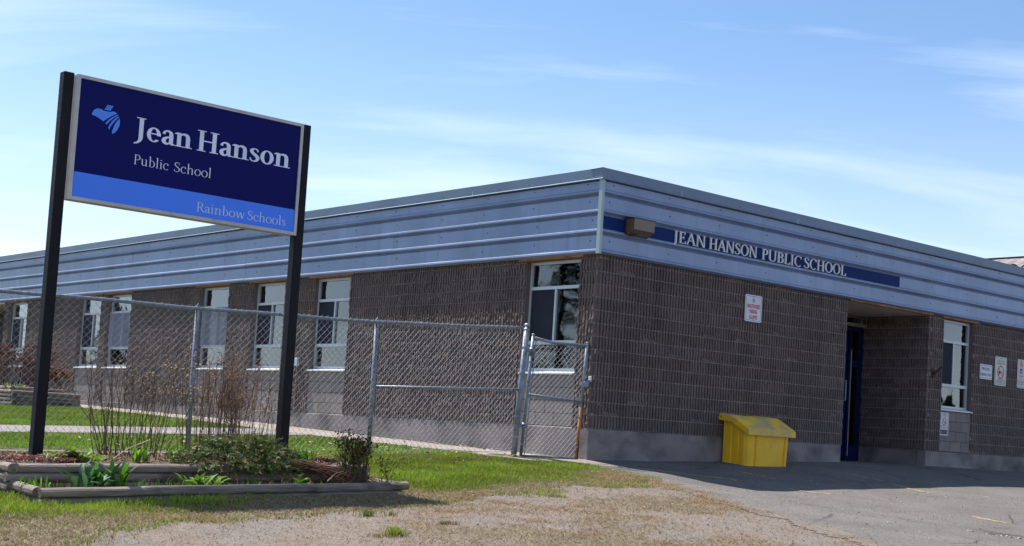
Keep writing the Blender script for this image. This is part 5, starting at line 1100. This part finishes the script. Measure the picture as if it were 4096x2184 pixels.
# leaf litter in the planter
x, y = scatter(2600, xa+0.1, xb, yf+0.1, yb-0.05); n = len(x); zz = np.vectorize(uz)(x)
blades('planter_litter', x, y, zz-ter(x, y)+0.01, rng.uniform(0.02, 0.06, n), rng.uniform(0.008, 0.02, n), var((0.24,0.15,0.085), n, 0.5), 'brown dead leaves and bits covering the planter soil', 'litter', M_bits, 0.7)
x, y = scatter(520, -9.95, -6.3, yl+0.12, yf-0.02); n = len(x); zz = np.vectorize(lz)(x)-0.05; isg = rng.random(n) < 0.7
blades('planter_weeds', x, y, zz-ter(x, y), rng.uniform(0.03, 0.11, n), rng.uniform(0.006, 0.012, n), np.where(isg[:, None], var((0.10,0.19,0.02), n), var((0.3,0.22,0.12), n)), 'short grass and weeds growing in the lower planter tier', 'grass')
# gravel stones and pale litter
def pebbles(name, x, y, s, col, label, cat, zo=0.0):
    n = len(x); z = ter(x, y)+s*0.25+zo; O = np.array([[1,0,0],[-1,0,0],[0,1,0],[0,-1,0],[0,0,0.6],[0,0,-0.6]]); J = rng.uniform(0.6, 1.3, (n, 6, 1)); an = rng.uniform(0, 6.28, n); ca, sa = np.cos(an), np.sin(an)
    B = O[None]*J*s[:, None, None]; B = np.stack([B[..., 0]*ca[:, None]-B[..., 1]*sa[:, None], B[..., 0]*sa[:, None]+B[..., 1]*ca[:, None], B[..., 2]], -1)
    V = (B+np.stack([x, y, z], -1)[:, None]).reshape(-1, 3); T = np.array([[0,2,4],[2,1,4],[1,3,4],[3,0,4],[2,0,5],[1,2,5],[3,1,5],[0,3,5]]); F = (T[None]+(np.arange(n)*6)[:, None, None]).reshape(-1, 3)
    me = raw_mesh(name, V, F, M_bits, np.repeat(col, 6, 0)); o = bpy.data.objects.new(name, me); link(o, None, Matrix.Identity(4)); tag(o, label, cat, None, 'stuff')
x, y = scatter(60000, -12, 5, -9.4, -0.4); g, d, a_ = zones(x, y); k = (rng.random(len(x)) < (1-g)*(0.35+0.4*(1-a_))) & ~blocked(x, y); x, y = x[k], y[k]; n = len(x)
tone = rng.random(n); c_ = np.where(tone[:, None] < 0.55, var((0.17,0.155,0.145), n, .35), np.where(tone[:, None] < 0.85, var((0.085,0.082,0.088), n, .3), var((0.36,0.32,0.28), n, .3)))
pebbles('gravel', x, y, rng.uniform(0.002, 0.0055, n)*np.where(rng.random(n) < 0.04, 2.0, 1), c_, 'loose grey gravel scattered over the worn ground', 'gravel', 0.006)
x, y = scatter(260, -11, 5, -9.2, -1.5); g, d, a_ = zones(x, y); k = (g < 0.6) & ~blocked(x, y); x, y = x[k], y[k]; n = len(x); tone = rng.random(n)
pebbles('pale_chips', x, y, rng.uniform(0.005, 0.013, n), np.where(tone[:, None] < 0.6, var((0.62,0.56,0.48), n, .15), var((0.12,0.07,0.05), n, .3)), 'pale chips and dark crumbs strewn over the lot', 'chips', 0.008)
x = rng.normal(-0.45, 0.35, 150); y = rng.normal(-7.35, 0.10, 150)
pebbles('pothole_rubble', x, y, rng.uniform(0.008, 0.035, 150), var((0.27,0.25,0.235), 150, .35), 'broken stones in the pothole at the lot edge', 'rubble', 0.0)
pb = MB(); 
for (cx_, cy_, L_, W_, a0) in ((-0.10,-6.88,0.55,0.045,-0.35), (-0.42,-7.13,0.5,0.06,-0.45), (0.55,-6.55,0.7,0.02,-0.2), (-0.05,-6.55,0.6,0.014,-0.5)):
    pts = []
    for i in range(9):
        t = i/8-0.5; wv = W_*(1-4*t*t)*rnd.uniform(.5, 1.1); ux, uy = math.cos(a0), math.sin(a0); bx, by = cx_+ux*t*L_+rnd.uniform(-.02,.02), cy_+uy*t*L_+rnd.uniform(-.02,.02); pts.append(((bx-uy*wv*.5, by+ux*wv*.5), (bx+uy*wv*.5, by-ux*wv*.5)))
    vs = []
    for p_, q_ in pts: vs += [(*p_, tz(*p_)+0.0145+0.004), (*q_, tz(*q_)+0.0145+0.004)]
    pb.add(vs, [(2*i, 2*i+1, 2*i+3, 2*i+2) for i in range(8)])
M_tar = mat('broken_asphalt_edge', (0.030, 0.028, 0.030), 0.2, 30, 0.95, 0.8, 60); obj('asphalt_break', pb, M_tar, lot)
# fallen leaves on the lawn by the fence
x, y = scatter(260, -7.0, -0.3, -1.0, 4.2); k = ~in_bed(x, y); x, y = x[k], y[k]; n = len(x)
blades('fallen_leaves', x, y, 0.045, rng.uniform(0.03, 0.06, n), rng.uniform(0.03, 0.05, n), var((0.36,0.28,0.19), n, .4), 'curled pale brown leaves fallen on the lawn', 'leaves', M_bits, 0.75)

# ------------------------------------------------------------------ shingled roof of the building behind
hb = thing('shingled_building', 'grey shingled roof of a building rising behind the school', 'building', (42.0, 9.0, -0.5))
xr, zr, xe, ze = 39.55, 8.53, 33.5, 5.4
obj('wall', MB().box(34.2, -4.5, -0.8, 50.0, 23.5, 5.35), M_house, hb)
slope = math.atan2(zr-ze, xr-xe); Ls = math.hypot(zr-ze, xr-xe)
rf = obj('roof', MB().add([(xe,-5,ze),(xe,24,ze),(xr,24,zr),(xr,-5,zr),(51,24,2.6+0.0),(51,-5,2.6+0.0),(xe,-5,ze-.15),(xe,24,ze-.15),(51,24,2.4),(51,-5,2.4)], [(0,3,2,1),(3,5,4,2),(6,7,8,9),(0,1,7,6),(4,5,9,8),(1,2,4,8,7),(0,6,9,5,3)]), M_shingle, hb)
nrm = np.array([-(zr-ze), 0, xr-xe])/Ls; dv = np.array([xr-xe, 0, zr-ze])/Ls
sm = {}
for k in range(int(Ls/0.15)):                        # shingles near the visible corner one by one, lower and hidden courses as one mesh
    pass
jm = MB(); cnt = 0
unit = MB().box(0, 0, 0, 0.17, 0.245, 0.014).mesh('shingle', M_shingle)
for k in range(int(Ls/0.15)):
    y0 = -5.0+(0.12 if k % 2 else 0)
    while y0 < 23.7:
        p0 = np.array([xe, y0, ze])+dv*(k*0.15)+nrm*0.006
        vis_ = k*0.15 > Ls-1.5 and 14.2 < y0 < 17.4
        lift = rnd.uniform(0, 0.008); a = 0.17
        Mx = Matrix(((dv[0], 0, nrm[0], p0[0]), (0, 1, 0, p0[1]), (dv[2], 0, nrm[2], p0[2]+lift), (0, 0, 0, 1)))
        if vis_ and cnt < 150:
            o = bpy.data.objects.new('shingle', unit); link(o, rf, Mx); cnt += 1
        elif 10 < y0 < 20 and k*0.15 > Ls-3: 
            bvs = [p0+dv*q1+np.array([0, q2, 0])+nrm*(q3+lift) for q3 in (0, 0.014) for q1, q2 in ((0,0),(0.17,0),(0.17,0.245),(0,0.245))]; jm.add(bvs, [(4,5,6,7),(0,1,5,4),(1,2,6,5),(2,3,7,6),(3,0,4,7)])
        y0 += 0.25
obj('shingle_courses', jm, M_shingle, hb, kind='stuff')
obj('ridge_cap', MB().box(xr-0.12, -5.0, zr+0.015, xr+0.10, 24.0, zr+0.05), M_rustd, rf)

# ------------------------------------------------------------------ spruce across the yard (seen as a reflection in the corner window)
def spruce(sx, sy, H, W_, n, seed, label):
    sz = tz(sx, sy); r = random.Random(seed)
    sp = thing('spruce_tree', label, 'tree', (sx, sy, sz), group='spruces reflected in the windows')
    obj('trunk', MB().tube([(sx, sy, sz-0.2), (sx+0.03, sy, sz+H*0.4), (sx, sy+0.03, sz+H)], [0.2, 0.13, 0.02], 10), M_rustd, sp, smooth=True)
    V = []; F = []; Cc = []
    for i in range(n):
        t = r.random()**0.8; z = sz+0.5+(H-1)*t; L = (1-t)*W_*r.uniform(.6, 1.1)+0.15; a = r.random()*6.28; d = np.array([math.cos(a), math.sin(a), -0.18]); s_v = np.array([-d[1], d[0], 0])
        for q in range(22):
            u = r.random()**0.7; p = np.array([sx, sy, z])+d*L*u+s_v*r.gauss(0, .12)*L*u+np.array([0, 0, r.gauss(0, .05)-.1*u*u*L]); e = np.array([r.gauss(0, 1), r.gauss(0, 1), r.gauss(-.3, .6)]); e *= 0.2/np.linalg.norm(e); w2 = np.cross(e, [0, 0, 1])*0.3; b = len(V)
            V += [tuple(p-w2), tuple(p+w2), tuple(p+e)]; F.append((b, b+1, b+2)); k = r.uniform(.5, 1.3); Cc += [(0.035*k, 0.06*k, 0.025*k)]*3
    plant_obj('crown', V, F, Cc, M_leaf, sp, kind='stuff')
spruce(-24.0, 27.0, 10.5, 3.0, 420, 9, 'tall dark spruce seen reflected in the corner window')
spruce(-13.2, 46.0, 5.5, 2.6, 300, 10, 'broad low spruce seen reflected in the far paired windows')
spruce(36.0, -16.0, 4.2, 2.2, 260, 11, 'dark spruce added out of view to darken the entrance window reflection')  # unseen tree, added and sized to darken the reflection in the lower entrance panes
